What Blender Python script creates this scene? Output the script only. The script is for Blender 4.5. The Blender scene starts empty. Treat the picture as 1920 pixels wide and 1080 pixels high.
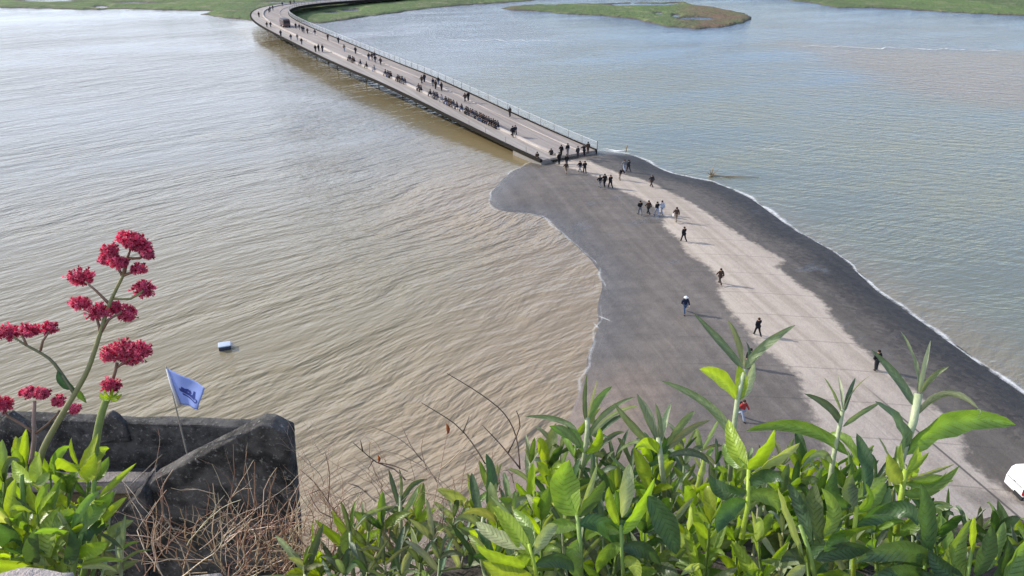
import bpy, bmesh, math, random
import numpy as np
from mathutils import Vector, Matrix, Quaternion, noise as mnoise
rnd = random.Random(7)
S = bpy.context.scene
COL = S.collection
R = math.radians

# ------------------------------------------------------------------ camera
F = 1450.0; YH = -150.0; CH = 33.0
TH = math.atan((540 - YH) / F)
CT, ST = math.cos(TH), math.sin(TH)
cam = bpy.data.cameras.new('camera'); camo = bpy.data.objects.new('camera', cam); COL.objects.link(camo)
camo.location = (0, 0, CH); camo.rotation_euler = (math.pi / 2 - TH, 0, 0)
cam.sensor_width = 36; cam.lens = F / 1920 * 36; cam.clip_start = 0.05; cam.clip_end = 40000
S.camera = camo

def ray(px, py):
    x = (px - 960) / F; y = (540 - py) / F
    return Vector((x, CT + y * ST, -ST + y * CT))
def at(px, py, depth):                     # point at a distance along the view axis
    return Vector((0, 0, CH)) + ray(px, py) * depth
def atY(px, py, Y):                        # point on the vertical plane y = Y
    d = ray(px, py); return Vector((0, 0, CH)) + d * (Y / d.y)
def gp(px, py, z=0.0):                     # point on the level z
    d = ray(px, py); return Vector((0, 0, CH)) + d * ((z - CH) / d.z)

# ------------------------------------------------------------------ helpers
def tag(o, label=None, cat=None, group=None, kind=None):
    if label: o['label'] = label
    if cat: o['category'] = cat
    if group: o['group'] = group
    if kind: o['kind'] = kind
    return o
def empty(name, loc=(0, 0, 0), rz=0.0):
    o = bpy.data.objects.new(name, None); COL.objects.link(o)
    o.location = loc; o.rotation_euler = (0, 0, rz); o.empty_display_size = 0.2
    return o
def link(name, me, mat=None, parent=None):
    o = bpy.data.objects.new(name, me); COL.objects.link(o)
    if mat is not None:
        me.materials.clear()
        for m in (mat if isinstance(mat, (list, tuple)) else [mat]): me.materials.append(m)
    if parent is not None: o.parent = parent
    return o
def mesh_np(name, V, Fq, smooth=True):
    me = bpy.data.meshes.new(name)
    me.from_pydata([tuple(v) for v in V], [], [tuple(int(i) for i in f) for f in Fq])
    if smooth: me.polygons.foreach_set('use_smooth', [True] * len(me.polygons))
    me.update(); return me
def add_attr(me, name, arr):
    arr = np.asarray(arr, dtype=np.float32)
    if arr.ndim == 1:
        a = me.attributes.new(name, 'FLOAT', 'POINT'); a.data.foreach_set('value', arr)
    else:
        a = me.attributes.new(name, 'FLOAT_COLOR', 'POINT')
        c = np.ones((len(arr), 4), np.float32); c[:, :3] = arr[:, :3]; a.data.foreach_set('color', c.ravel())

class MB:
    """collects boxes, bars and tubes and links them as one mesh"""
    def __init__(s): s.v = []; s.f = []; s.m = []; s.c = []; s.bl = {}; s.mi = 0; s.col = (1, 1, 1)
    def add(s, V, Fs):
        b = len(s.v); s.v += [Vector(v) for v in V]; s.f += [tuple(i + b for i in f) for f in Fs]
        s.m += [s.mi] * len(Fs); s.c += [s.col] * len(V)
    def box(s, c, d, M=None):
        V = []
        for z in (-1, 1):
            for y in (-1, 1):
                for x in (-1, 1):
                    p = Vector((x * d[0] / 2, y * d[1] / 2, z * d[2] / 2))
                    V.append((M @ p if M is not None else p) + Vector(c))
        s.add(V, [(0, 2, 3, 1), (4, 5, 7, 6), (0, 1, 5, 4), (2, 6, 7, 3), (0, 4, 6, 2), (1, 3, 7, 5)])
    def tube(s, pts, rad, n=6, cap=True):
        pts = [Vector(p) for p in pts]
        if not isinstance(rad, (list, tuple)): rad = [rad] * len(pts)
        V = []; Fs = []; up = None
        for i, p in enumerate(pts):
            t = (pts[min(i + 1, len(pts) - 1)] - pts[max(i - 1, 0)])
            t = t.normalized() if t.length > 1e-9 else Vector((0, 0, 1))
            if up is None or abs(up.dot(t)) > .95: up = Vector((1, 0, 0)) if abs(t.x) < .8 else Vector((0, 1, 0))
            a = t.cross(up).normalized(); b = t.cross(a).normalized(); up = -a.cross(t).normalized() if False else up
            for k in range(n):
                an = 2 * math.pi * k / n
                V.append(p + (a * math.cos(an) + b * math.sin(an)) * rad[i])
        for i in range(len(pts) - 1):
            for k in range(n):
                Fs.append((i * n + k, i * n + (k + 1) % n, (i + 1) * n + (k + 1) % n, (i + 1) * n + k))
        if cap:
            Fs.append(tuple(range(n))[::-1]); Fs.append(tuple((len(pts) - 1) * n + k for k in range(n)))
        s.add(V, Fs)
    def ico(s, c, r, sc=(1, 1, 1), sub=1):
        bm = bmesh.new(); bmesh.ops.create_icosphere(bm, subdivisions=sub, radius=r)
        V = [Vector((v.co.x * sc[0], v.co.y * sc[1], v.co.z * sc[2])) + Vector(c) for v in bm.verts]
        bm.verts.index_update(); Fs = [tuple(v.index for v in f.verts) for f in bm.faces]; bm.free(); s.add(V, Fs)
    def mesh(s, name, smooth=False, origin=None):
        o = Vector(origin) if origin is not None else Vector((0, 0, 0))
        me = bpy.data.meshes.new(name); me.from_pydata([tuple(v - o) for v in s.v], [], s.f)
        me.polygons.foreach_set('material_index', s.m)
        if smooth: me.polygons.foreach_set('use_smooth', [True] * len(s.f))
        add_attr(me, 'tint', np.array(s.c, np.float32).reshape(-1, 3))
        if s.bl:
            bl = np.zeros((len(s.v), 3), np.float32)
            for i, q in s.bl.items(): bl[i] = q
            add_attr(me, 'blade', bl)
        me.update(); return me
    def build(s, name, mat, parent=None, smooth=False, origin=None):
        if origin is None and parent is not None: origin = parent.location
        return link(name, s.mesh(name, smooth, origin), mat, parent)

# ------------------------------------------------------------------ materials
def newmat(name):
    m = bpy.data.materials.new(name); m.use_nodes = True
    nt = m.node_tree; nt.nodes.clear()
    out = nt.nodes.new('ShaderNodeOutputMaterial')
    return m, nt, out
class NT:
    def __init__(s, nt): s.nt = nt
    def n(s, t, **kw):
        nd = s.nt.nodes.new('ShaderNode' + t)
        for k, v in kw.items():
            if k in ('ins',):
                for kk, vv in v.items():
                    if hasattr(vv, 'is_output') or isinstance(vv, bpy.types.NodeSocket): s.nt.links.new(vv, nd.inputs[kk])
                    else: nd.inputs[kk].default_value = vv
            else: setattr(nd, k, v)
        return nd
    def math(s, op, a, b=0.0, c=None, clamp=False):
        nd = s.n('Math', operation=op, use_clamp=clamp)
        for i, v in enumerate((a, b) if c is None else (a, b, c)):
            if isinstance(v, bpy.types.NodeSocket): s.nt.links.new(v, nd.inputs[i])
            else: nd.inputs[i].default_value = v
        return nd.outputs[0]
    def mix(s, f, a, b, typ='RGBA', blend='MIX'):
        nd = s.n('Mix', data_type=typ)
        if typ == 'RGBA': nd.blend_type = blend
        off = 6 if typ == 'RGBA' else 2
        for i, v in ((0, f), (off, a), (off + 1, b)):
            if isinstance(v, bpy.types.NodeSocket): s.nt.links.new(v, nd.inputs[i])
            elif isinstance(v, tuple): nd.inputs[i].default_value = (*v, 1) if len(v) == 3 else v
            else: nd.inputs[i].default_value = v
        return nd.outputs[2 if typ == 'RGBA' else 0]
    def noise(s, vec, scale, detail=3, rough=.55, dist=0.0):
        nd = s.n('TexNoise'); s.nt.links.new(vec, nd.inputs['Vector'])
        nd.inputs['Scale'].default_value = scale; nd.inputs['Detail'].default_value = detail
        nd.inputs['Roughness'].default_value = rough; nd.inputs['Distortion'].default_value = dist
        return nd.outputs['Fac']
    def ss(s, v, a, b, lo=0.0, hi=1.0):
        nd = s.n('MapRange', interpolation_type='SMOOTHSTEP')
        s.nt.links.new(v, nd.inputs[0])
        nd.inputs[1].default_value = a; nd.inputs[2].default_value = b; nd.inputs[3].default_value = lo; nd.inputs[4].default_value = hi
        return nd.outputs[0]
    def attr(s, name, out='Fac'): return s.n('Attribute', attribute_name=name).outputs[out]
    def pos(s): return s.n('NewGeometry').outputs['Position']
    def obj(s): return s.n('TexCoord').outputs['Object']
    def mapping(s, v, rot=(0, 0, 0), scale=(1, 1, 1), loc=(0, 0, 0)):
        nd = s.n('Mapping'); s.nt.links.new(v, nd.inputs[0])
        nd.inputs['Location'].default_value = loc; nd.inputs['Rotation'].default_value = rot; nd.inputs['Scale'].default_value = scale
        return nd.outputs[0]
    def along(s, v, deg, sx, sy):                # turn the axes, then stretch: streaks run along the turned x axis
        return s.mapping(s.mapping(v, (0, 0, R(-deg))), (0, 0, 0), (sx, sy, 1))
    def link(s, a, b): s.nt.links.new(a, b)
    def bump(s, h, dist, strength=1.0, normal=None):
        nd = s.n('Bump'); s.link(h, nd.inputs['Height']); nd.inputs['Distance'].default_value = dist
        if isinstance(strength, bpy.types.NodeSocket): s.link(strength, nd.inputs['Strength'])
        else: nd.inputs['Strength'].default_value = strength
        if normal is not None: s.link(normal, nd.inputs['Normal'])
        return nd.outputs[0]
    def principled(s, out, base, rough=.7, spec=.5, normal=None, metallic=0, ior=None):
        p = s.n('BsdfPrincipled')
        if isinstance(base, bpy.types.NodeSocket): s.link(base, p.inputs['Base Color'])
        else: p.inputs['Base Color'].default_value = (*base, 1)
        if isinstance(rough, bpy.types.NodeSocket): s.link(rough, p.inputs['Roughness'])
        else: p.inputs['Roughness'].default_value = rough
        p.inputs['Specular IOR Level'].default_value = spec; p.inputs['Metallic'].default_value = metallic
        if ior: p.inputs['IOR'].default_value = ior
        if normal is not None: s.link(normal, p.inputs['Normal'])
        s.link(p.outputs[0], out.inputs[0]); return p

def simple(name, col, rough=.75, spec=.3, var=.25, scale=6.0, bump=0.0, metallic=0):
    m, nt, out = newmat(name); N = NT(nt); o = N.obj()
    f = N.noise(o, scale, 4)
    d = tuple(c * (1 - var) for c in col); l = tuple(min(1, c * (1 + var)) for c in col)
    c = N.mix(f, d, l)
    nr = N.bump(N.noise(o, scale * 4, 4), bump) if bump else None
    N.principled(out, c, rough, spec, nr, metallic); return m

def leafmat(name, under, trans=.45, tcol=(1.25, 1.35, .35), rough=.45, spec=.4, vein=1.0):
    m, nt, out = newmat(name); N = NT(nt)
    t = N.attr('tint', 'Color'); o = N.obj()
    lv = N.n('SeparateColor'); N.link(N.attr('blade', 'Color'), lv.inputs[0])
    f = N.noise(o, 38, 4, .6)
    base = N.mix(1.0, t, N.mix(f, (.62, .66, .6), (1.38, 1.32, 1.3)), blend='MULTIPLY')
    # side veins run from the midrib towards the tip
    fr = N.math('FRACT', N.math('SUBTRACT', N.math('MULTIPLY', lv.outputs[0], 11.0), N.math('MULTIPLY', lv.outputs[1], 1.8)))
    vn = N.math('MULTIPLY', N.ss(N.math('ABSOLUTE', N.math('SUBTRACT', fr, .5)), .40, .50), vein)
    base = N.mix(N.math('MULTIPLY', vn, .20), base, N.mix(1.0, base, (1.7, 1.55, 1.5), blend='MULTIPLY'))
    worn = N.math('MULTIPLY', N.ss(N.noise(o, 9, 3, .6), .60, .72), N.math('MULTIPLY', N.ss(lv.outputs[1], .45, 1.0), vein))
    base = N.mix(N.math('MULTIPLY', worn, .6), base, (.30, .24, .09))
    bf = N.n('NewGeometry').outputs['Backfacing']
    col = N.mix(bf, base, N.mix(.6, base, under))
    hgt = N.math('ADD', N.noise(o, 120, 2), N.math('MULTIPLY', vn, -.9))
    p = N.principled(out, col, N.mix(f, rough - .1, rough + .12, 'FLOAT'), spec, N.bump(hgt, .0012))
    tr = N.n('BsdfTranslucent'); N.link(N.mix(1.0, base, tcol, blend='MULTIPLY'), tr.inputs[0])
    ms = N.n('MixShader'); ms.inputs[0].default_value = trans
    N.link(p.outputs[0], ms.inputs[1]); N.link(tr.outputs[0], ms.inputs[2]); N.link(ms.outputs[0], out.inputs[0])
    return m

# ------------------------------------------------------------------ world and sun
SUNV = Vector((-.84, .31, .455)).normalized()
EL = math.asin(SUNV.z); AZ = math.atan2(SUNV.x, SUNV.y)
w = bpy.data.worlds.new('World'); S.world = w; w.use_nodes = True
nt = w.node_tree; nt.nodes.clear(); N = NT(nt)
sky = N.n('TexSky', sky_type='NISHITA'); sky.sun_disc = False; sky.sun_elevation = EL; sky.sun_rotation = AZ
sky.air_density = 1.0; sky.dust_density = .3; sky.ozone_density = 1.6
gen = N.n('TexCoord').outputs['Generated']
sep = N.n('SeparateXYZ'); N.link(gen, sep.inputs[0])
zz = N.math('ADD', N.math('MAXIMUM', sep.outputs[2], 0.0), .12)
cx = N.math('DIVIDE', sep.outputs[0], zz); cy = N.math('DIVIDE', sep.outputs[1], zz)
cmb = N.n('CombineXYZ'); N.link(cx, cmb.inputs[0]); N.link(cy, cmb.inputs[1])
cl = N.noise(cmb.outputs[0], .55, 6, .55, .4)
west = N.ss(sep.outputs[0], .22, -.42)                 # the cloud bank stands on the left
thr = N.math('ADD', cl, N.math('MULTIPLY', west, .30))
cmask = N.ss(thr, .52, .72)
skyb = N.mix(1.0, sky.outputs[0], (1.0, 1.05, 1.24), blend='MULTIPLY')
skyc = N.mix(N.math('MULTIPLY', cmask, .85), skyb, (6.6, 7.2, 8.4))
bg = N.n('Background'); N.link(skyc, bg.inputs[0]); bg.inputs[1].default_value = .15
wo = N.n('OutputWorld'); N.link(bg.outputs[0], wo.inputs[0])
sl = bpy.data.lights.new('sun', 'SUN'); sl.energy = 4.2; sl.angle = R(.5); sl.color = (1, .95, .87)
so = bpy.data.objects.new('sun', sl); COL.objects.link(so); so.location = (-30, 20, 80)
so.rotation_euler = SUNV.to_track_quat('Z', 'Y').to_euler()
S.view_settings.view_transform = 'Standard'; S.view_settings.look = 'None'; S.view_settings.exposure = .44; S.view_settings.gamma = 1
S.cycles.max_bounces = 6; S.cycles.transparent_max_bounces = 12

# ------------------------------------------------------------------ 2-D geometry tools
def sdf(P, poly):
    """signed distance of points P (n,2) to a closed polygon, positive inside"""
    poly = np.asarray(poly, float); n = len(poly)
    best = np.full(len(P), 1e18); ins = np.zeros(len(P), bool)
    for i in range(n):
        a = poly[i]; b = poly[(i + 1) % n]; e = b - a; wv = P - a
        t = np.clip((wv @ e) / max(e @ e, 1e-12), 0, 1)
        d = wv - t[:, None] * e; best = np.minimum(best, (d ** 2).sum(1))
        c1 = (a[1] <= P[:, 1]) & (b[1] > P[:, 1]); c2 = (a[1] > P[:, 1]) & (b[1] <= P[:, 1])
        cr = e[0] * wv[:, 1] - e[1] * wv[:, 0]
        ins ^= (c1 & (cr > 0)) | (c2 & (cr < 0))
    d = np.sqrt(best); return np.where(ins, d, -d)
def spline(pts, step):
    pts = [Vector(p) for p in pts]; out = []
    for i in range(len(pts) - 1):
        p0 = pts[max(i - 1, 0)]; p1 = pts[i]; p2 = pts[i + 1]; p3 = pts[min(i + 2, len(pts) - 1)]
        n = max(1, int((p2 - p1).length / step))
        for k in range(n):
            t = k / n
            out.append(.5 * ((2 * p1) + (p2 - p0) * t + (2 * p0 - 5 * p1 + 4 * p2 - p3) * t * t + (3 * p1 - p0 - 3 * p2 + p3) * t ** 3))
    out.append(pts[-1]); return out
def vnoise(x, y, s, seed=0):
    return np.array([mnoise.noise((a * s, b * s, seed)) for a, b in zip(x, y)])

# ------------------------------------------------------------------ shore and ramp
shoreL = [(1022, 292), (1000, 303), (960, 322), (935, 345), (918, 368), (925, 388), (950, 397), (1000, 402), (1030, 414), (1052, 436), (1085, 465), (1110, 490),
          (1125, 515), (1129, 540), (1121, 570), (1122, 600), (1116, 630), (1105, 660), (1097, 700), (1083, 745), (1068, 785), (1036, 812), (995, 832), (968, 858),
          (935, 890), (885, 930), (820, 975), (700, 1045), (560, 1110)]
shoreR = [(1108, 281), (1160, 286), (1200, 296), (1250, 320), (1300, 333), (1350, 345), (1410, 372), (1450, 400), (1500, 435), (1560, 468), (1600, 500), (1650, 545),
          (1700, 580), (1750, 616), (1800, 652), (1850, 688), (1920, 735), (2000, 790), (2150, 890), (2300, 1000)]
SL = [gp(*p) for p in shoreL]; SR = [gp(*p) for p in shoreR]
SLs = spline(SL, 1.0); SRs = spline(SR, 1.0)
back = [SR[0] + Vector((-5, 9, 0)), SL[0] + Vector((-4.5, 8, 0))]
shore_poly = [(p.x, p.y) for p in SLs] + [(-20, 12), (-20, 2), (90, 2)] + [(p.x, p.y) for p in reversed(SRs)] + [(p.x, p.y) for p in back]
dryL = [(1040, 297), (1052, 310), (1078, 317), (1110, 328), (1150, 352), (1168, 361), (1200, 373), (1243, 402), (1244, 425), (1275, 450), (1290, 478), (1320, 495), (1345, 520),
        (1352, 560), (1375, 592), (1402, 622), (1418, 645), (1452, 670), (1490, 700), (1506, 740), (1530, 790), (1550, 850), (1560, 900), (1590, 1000), (1640, 1080)]
dryR = [(1100, 297), (1112, 305), (1160, 324), (1190, 331), (1228, 345), (1252, 358), (1300, 383), (1340, 408), (1372, 430), (1420, 458), (1472, 488), (1456, 500), (1478, 517), (1500, 535),
        (1540, 560), (1556, 590), (1576, 612), (1602, 640), (1642, 674), (1682, 702), (1722, 740), (1782, 790), (1812, 838), (1806, 860), (1832, 884), (1862, 904), (1892, 925), (1930, 952), (2020, 1010), (2200, 1080)]
DL = [gp(*p, .7) for p in dryL]; DR = [gp(*p, .7) for p in dryR]
dry_poly = [(p.x, p.y) for p in spline(DL, 1.5)] + [(40, 10), (60, 10)] + [(p.x, p.y) for p in reversed(spline(DR, 1.5))]
def height_np(P):
    sd = sdf(P, shore_poly)
    z = np.where(sd > 0, .95 * (1 - np.exp(-np.maximum(sd, 0) / 7.0)), np.maximum(sd * .12, -1.6))
    return z, sd
def ground_z(x, y): return float(height_np(np.array([[x, y]]))[0][0])
def on_ground(px, py):
    z = .7
    for _ in range(4):
        p = gp(px, py, z); z = ground_z(p.x, p.y)
    return Vector((p.x, p.y, z))

gx = np.arange(-26, 96, .5); gy = np.arange(6, 136, .5)
X, Y = np.meshgrid(gx, gy); P = np.stack([X.ravel(), Y.ravel()], 1)
Z, SD = height_np(P); DRY = np.clip(sdf(P, dry_poly), -6, 6)
SIDE = np.clip((sdf(P, [(p.x, p.y) for p in DL] + [(p.x, p.y) for p in [Vector((200, 0)), Vector((200, 200))]])) / 4, -1, 1)
Z += .012 * vnoise(P[:, 0], P[:, 1], .35)
nx, ny = len(gx), len(gy)
ii = np.arange(nx * ny).reshape(ny, nx)
Q = np.stack([ii[:-1, :-1], ii[:-1, 1:], ii[1:, 1:], ii[1:, :-1]], -1).reshape(-1, 4)
Q = Q[(Z[Q].max(1) > -1.4)]
me = mesh_np('causeway_ramp', np.c_[P, Z], Q)
add_attr(me, 'dry', DRY); add_attr(me, 'shore', np.clip(SD, -3, 30)); add_attr(me, 'side', SIDE)

ja = gp(1768, 845, .9); jb = gp(1910, 965, .9); jd = (jb - ja).normalized(); jn = Vector((jd.y, -jd.x, 0))
m, nt, out = newmat('ramp_concrete'); N = NT(nt); pos = N.pos()
n1 = N.noise(pos, .16, 5, .6); n2 = N.noise(pos, 1.3, 5, .65); n3 = N.noise(pos, 9, 4, .7)
strip = N.noise(N.along(pos, -8, .05, .7), 1.0, 4, .6)
dry = N.math('ADD', N.attr('dry'), N.math('MULTIPLY', N.math('SUBTRACT', n2, .5), 1.9))
dryf = N.ss(dry, -.42, .42)
side = N.attr('side'); shore = N.attr('shore')
sidef = N.ss(N.math('ADD', side, N.math('MULTIPLY', N.math('SUBTRACT', n1, .5), .6)), -.2, .6)
shoren = N.math('ADD', shore, N.math('MULTIPLY', N.math('SUBTRACT', n1, .5), 4.0))
wetR = N.mix(N.ss(shoren, 2.0, 7.5), (.043, .038, .034), (.118, .100, .083))
wetL = N.mix(N.ss(shoren, .5, 7.0), (.114, .100, .088), (.150, .128, .110))
sepw = N.n('SeparateXYZ'); N.link(pos, sepw.inputs[0])
wetL = N.mix(N.math('MULTIPLY', N.ss(sepw.outputs[1], 58, 46), N.ss(shoren, 9, 2)), wetL, (.235, .182, .142))
wetL = N.mix(1.0, wetL, N.mix(strip, (.78, .78, .78), (1.25, 1.24, 1.23)), blend='MULTIPLY')
vor = N.n('TexVoronoi'); vor.inputs['Scale'].default_value = 2.6; N.link(pos, vor.inputs['Vector'])
vs = N.n('SeparateColor'); N.link(vor.outputs['Color'], vs.inputs[0])
stones = N.mix(vs.outputs[0], (.74, .74, .75), (1.28, 1.26, 1.24)); wetR = N.mix(1.0, wetR, N.mix(N.ss(shoren, 9, 5), (1, 1, 1), stones), blend='MULTIPLY')
pud = N.ss(N.noise(N.along(pos, 35, .10, .22), 1.0, 5, .62), .60, .68)
damp = N.ss(N.noise(pos, .55, 6, .72), .42, .64)
wetL = N.mix(1.0, wetL, N.mix(damp, (.90, .90, .91), (1.09, 1.08, 1.07)), blend='MULTIPLY')
wetL = N.mix(N.math('MULTIPLY', pud, .25), wetL, (.075, .070, .068))
wet = N.mix(sidef, wetL, wetR)
dryc = N.mix(strip, (.36, .295, .24), (.46, .39, .325))
dryc = N.mix(N.ss(N.math('ADD', N.attr('dry'), N.math('MULTIPLY', n1, 2.0)), .4, 4.0), N.mix(.5, dryc, (.45, .385, .32)), dryc)
sepp = N.n('SeparateXYZ'); N.link(pos, sepp.inputs[0])
lowf = N.ss(sepp.outputs[1], 58, 34)
dryc = N.mix(N.math('MULTIPLY', lowf, .55), dryc, (.26, .235, .215))
col = N.mix(dryf, wet, dryc)
# darker patch on the slabs by the parked car
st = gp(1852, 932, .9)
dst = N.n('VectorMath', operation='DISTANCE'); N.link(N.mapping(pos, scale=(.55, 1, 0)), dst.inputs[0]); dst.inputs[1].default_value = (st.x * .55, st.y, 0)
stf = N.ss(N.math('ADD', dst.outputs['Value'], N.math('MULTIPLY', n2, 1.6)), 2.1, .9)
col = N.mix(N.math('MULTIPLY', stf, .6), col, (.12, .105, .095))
trk = N.noise(N.along(pos, math.degrees(math.atan2(jd.y, jd.x)), .02, .9), 1.0, 4, .65)
col = N.mix(1.0, col, N.mix(N.ss(trk, .32, .66), (.84, .83, .81), (1.07, 1.07, 1.07)), blend='MULTIPLY')
g = N.mix(n3, (.66, .66, .66), (1.32, 1.31, 1.30)); col = N.mix(1.0, col, g, blend='MULTIPLY')
g = N.mix(n2, (.86, .86, .86), (1.12, 1.12, 1.12)); col = N.mix(1.0, col, g, blend='MULTIPLY')
# slab joints
def joint(coord, period, w):
    fr = N.math('FRACT', N.math('DIVIDE', coord, period))
    a = N.math('ABSOLUTE', N.math('SUBTRACT', fr, .5))
    return N.ss(a, .5 - w / period, .5 - w / period * .3)
u = N.math('ADD', N.math('MULTIPLY', sepp.outputs[0], jn.x), N.math('MULTIPLY', sepp.outputs[1], jn.y))
u0 = ja.x * jn.x + ja.y * jn.y
ub = N.math('SUBTRACT', u, u0)
wob = N.math('MULTIPLY', N.math('SUBTRACT', n1, .5), .35)
yj = N.math('ADD', N.math('ADD', sepp.outputs[1], N.math('MULTIPLY', sepp.outputs[0], .10)), wob)
jt = N.math('MULTIPLY', joint(yj, 4.6, .11), N.ss(shore, 6, 9))
jl = N.math('MULTIPLY', joint(N.math('ADD', ub, 2.6), 5.2, .10), N.math('MULTIPLY', N.ss(sepp.outputs[1], 60, 46), .5))
main = N.math('MULTIPLY', N.ss(N.math('ABSOLUTE', ub), .13, .05), N.ss(sepp.outputs[1], 52, 46))
jj = N.math('MAXIMUM', N.math('MULTIPLY', N.math('MAXIMUM', jt, jl), .30), N.math('MULTIPLY', main, .8))
col = N.mix(jj, col, (.05, .045, .042))
rough = N.mix(dryf, N.mix(N.ss(shore, -.5, 5), N.mix(sidef, .22, .55, 'FLOAT'), N.mix(pud, .6, .25, 'FLOAT'), 'FLOAT'), .9, 'FLOAT')
N.principled(out, col, rough, .22, N.bump(N.math('ADD', n3, N.math('MULTIPLY', n2, 2.0)), .035))
link('causeway_ramp', me, m)['kind'] = 'structure'

# ------------------------------------------------------------------ water
def axis(segs):
    o = []
    for a, b, s in segs: o += list(np.arange(a, b, s))
    return np.array(o + [segs[-1][1]])
wx = axis([(-4000, -600, 200), (-600, -200, 20), (-200, 260, 2.5), (260, 700, 20), (700, 4000, 200)])
wy = axis([(-60, 20, 10), (20, 220, 2.5), (220, 420, 5), (420, 520, 10), (520, 1000, 40), (1000, 9000, 500)])
X, Y = np.meshgrid(wx, wy); P = np.stack([X.ravel(), Y.ravel()], 1)
nx, ny = len(wx), len(wy); ii = np.arange(nx * ny).reshape(ny, nx)
Q = np.stack([ii[:-1, :-1], ii[:-1, 1:], ii[1:, 1:], ii[1:, :-1]], -1).reshape(-1, 4)
me = mesh_np('water', np.c_[P, np.zeros(len(P))], Q)
br_a = gp(1060, 287); br_b = gp(500, 45)
divide = [(-4000, 9000), (br_b.x - 40, 420), (br_b.x, br_b.y), (br_a.x, br_a.y), (30, 90), (45, 40), (45, -100), (4000, -100), (4000, 9000)]
SIDEW = np.clip(sdf(P, divide) / 8, -1, 1) * .5 + .5          # 1 = right of the causeway
sdw = sdf(P, shore_poly)
def sst(x, a, b): t = np.clip((x - a) / (b - a), 0, 1); return t * t * (3 - 2 * t)
dist = np.hypot(P[:, 0], P[:, 1])
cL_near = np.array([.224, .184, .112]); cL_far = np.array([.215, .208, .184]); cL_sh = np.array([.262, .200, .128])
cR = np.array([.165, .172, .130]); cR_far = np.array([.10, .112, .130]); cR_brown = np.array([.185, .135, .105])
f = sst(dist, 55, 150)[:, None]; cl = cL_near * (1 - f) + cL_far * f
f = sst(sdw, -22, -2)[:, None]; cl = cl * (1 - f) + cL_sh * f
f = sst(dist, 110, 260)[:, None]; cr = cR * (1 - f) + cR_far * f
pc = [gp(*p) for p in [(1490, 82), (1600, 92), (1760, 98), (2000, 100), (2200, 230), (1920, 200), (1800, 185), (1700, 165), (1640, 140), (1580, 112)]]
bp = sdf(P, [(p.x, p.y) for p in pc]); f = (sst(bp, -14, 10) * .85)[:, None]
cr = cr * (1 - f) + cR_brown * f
s = SIDEW[:, None]; lee_line = [gp(*p) for p in [(1012, 304), (940, 274), (860, 235), (760, 192), (680, 156), (600, 121), (540, 90), (505, 69), (484, 55), (474, 42)]]
lee = np.full(len(P), 1e9)
for A_, B_ in zip(lee_line, lee_line[1:]):
    a_ = np.array([A_.x, A_.y]); e_ = np.array([B_.x, B_.y]) - a_; w_ = P - a_
    t_ = np.clip((w_ @ e_) / (e_ @ e_), 0, 1); lee = np.minimum(lee, np.hypot(*(w_ - t_[:, None] * e_).T))
lee_refl = 1 - sst(lee, 4.5, 11)                          # sheltered, silty water along the bridge; olive also paints in its dark reflection
col_ = cl * (1 - s) + cr * s; k_ = (.8 * lee_refl)[:, None]; col_ = col_ * (1 - k_) + np.array([.20, .155, .075]) * k_
add_attr(me, 'silt_refl', col_); add_attr(me, 'right', SIDEW)
far_calm = sst(dist, 300, 345) * (1 - SIDEW)
chop = (1 - .72 * lee_refl) * (1 - .75 * far_calm) * (.85 + .9 * sst(bp, -10, 8) * SIDEW)
add_attr(me, 'chop', chop); add_attr(me, 'near', sst(sdw, -30, -2))
m, nt, out = newmat('sea_water'); N = NT(nt); pos = N.pos()
warp = N.n('TexNoise'); N.link(pos, warp.inputs['Vector']); warp.inputs['Scale'].default_value = .035; warp.inputs['Detail'].default_value = 2
wv = N.n('VectorMath', operation='MULTIPLY_ADD'); N.link(warp.outputs['Color'], wv.inputs[0]); wv.inputs[1].default_value = (7, 7, 0); N.link(pos, wv.inputs[2])
vp = wv.outputs[0]
a1 = N.noise(N.along(vp, 46, .17, .62), 1.0, 2, .5)
a2 = N.noise(N.along(vp, 36, .34, 1.35), 1.0, 2, .5)
a3 = N.noise(N.along(vp, 58, .8, 3.0), 1.0, 2, .55)
a4 = N.noise(N.along(vp, 42, .05, .16), 1.0, 2, .5)
hL = N.math('ADD', N.math('MULTIPLY', a1, .62), N.math('ADD', N.math('MULTIPLY', a2, .40), N.math('ADD', N.math('MULTIPLY', a3, .15), N.math('MULTIPLY', a4, 1.1))))
b1 = N.noise(N.along(vp, -24, .16, .62), 1.0, 2, .5)
b2 = N.noise(N.along(vp, 20, .34, 1.3), 1.0, 2, .6)
b3 = N.noise(N.along(vp, -8, .8, 2.6), 1.0, 2, .6)
hR = N.math('ADD', N.math('MULTIPLY', b1, .40), N.math('ADD', N.math('MULTIPLY', b2, .29), N.math('MULTIPLY', b3, .16)))
h = N.mix(N.attr('right'), hL, hR, 'FLOAT')
gust = N.noise(N.along(pos, 20, .012, .034), 1.0, 5, .65)
stg = N.math('MULTIPLY', N.attr('chop'), N.ss(gust, .32, .70, .30, 1.2), clamp=True)
nrm = N.bump(h, .84, stg)
silt_refl = N.mix(1.0, N.attr('silt_refl', 'Color'), N.mix(gust, (.80, .82, .86), (1.18, 1.15, 1.1)), blend='MULTIPLY')
p = N.principled(out, silt_refl, .10, .5, nrm, ior=1.333)
link('water', me, m)['kind'] = 'structure'

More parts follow.
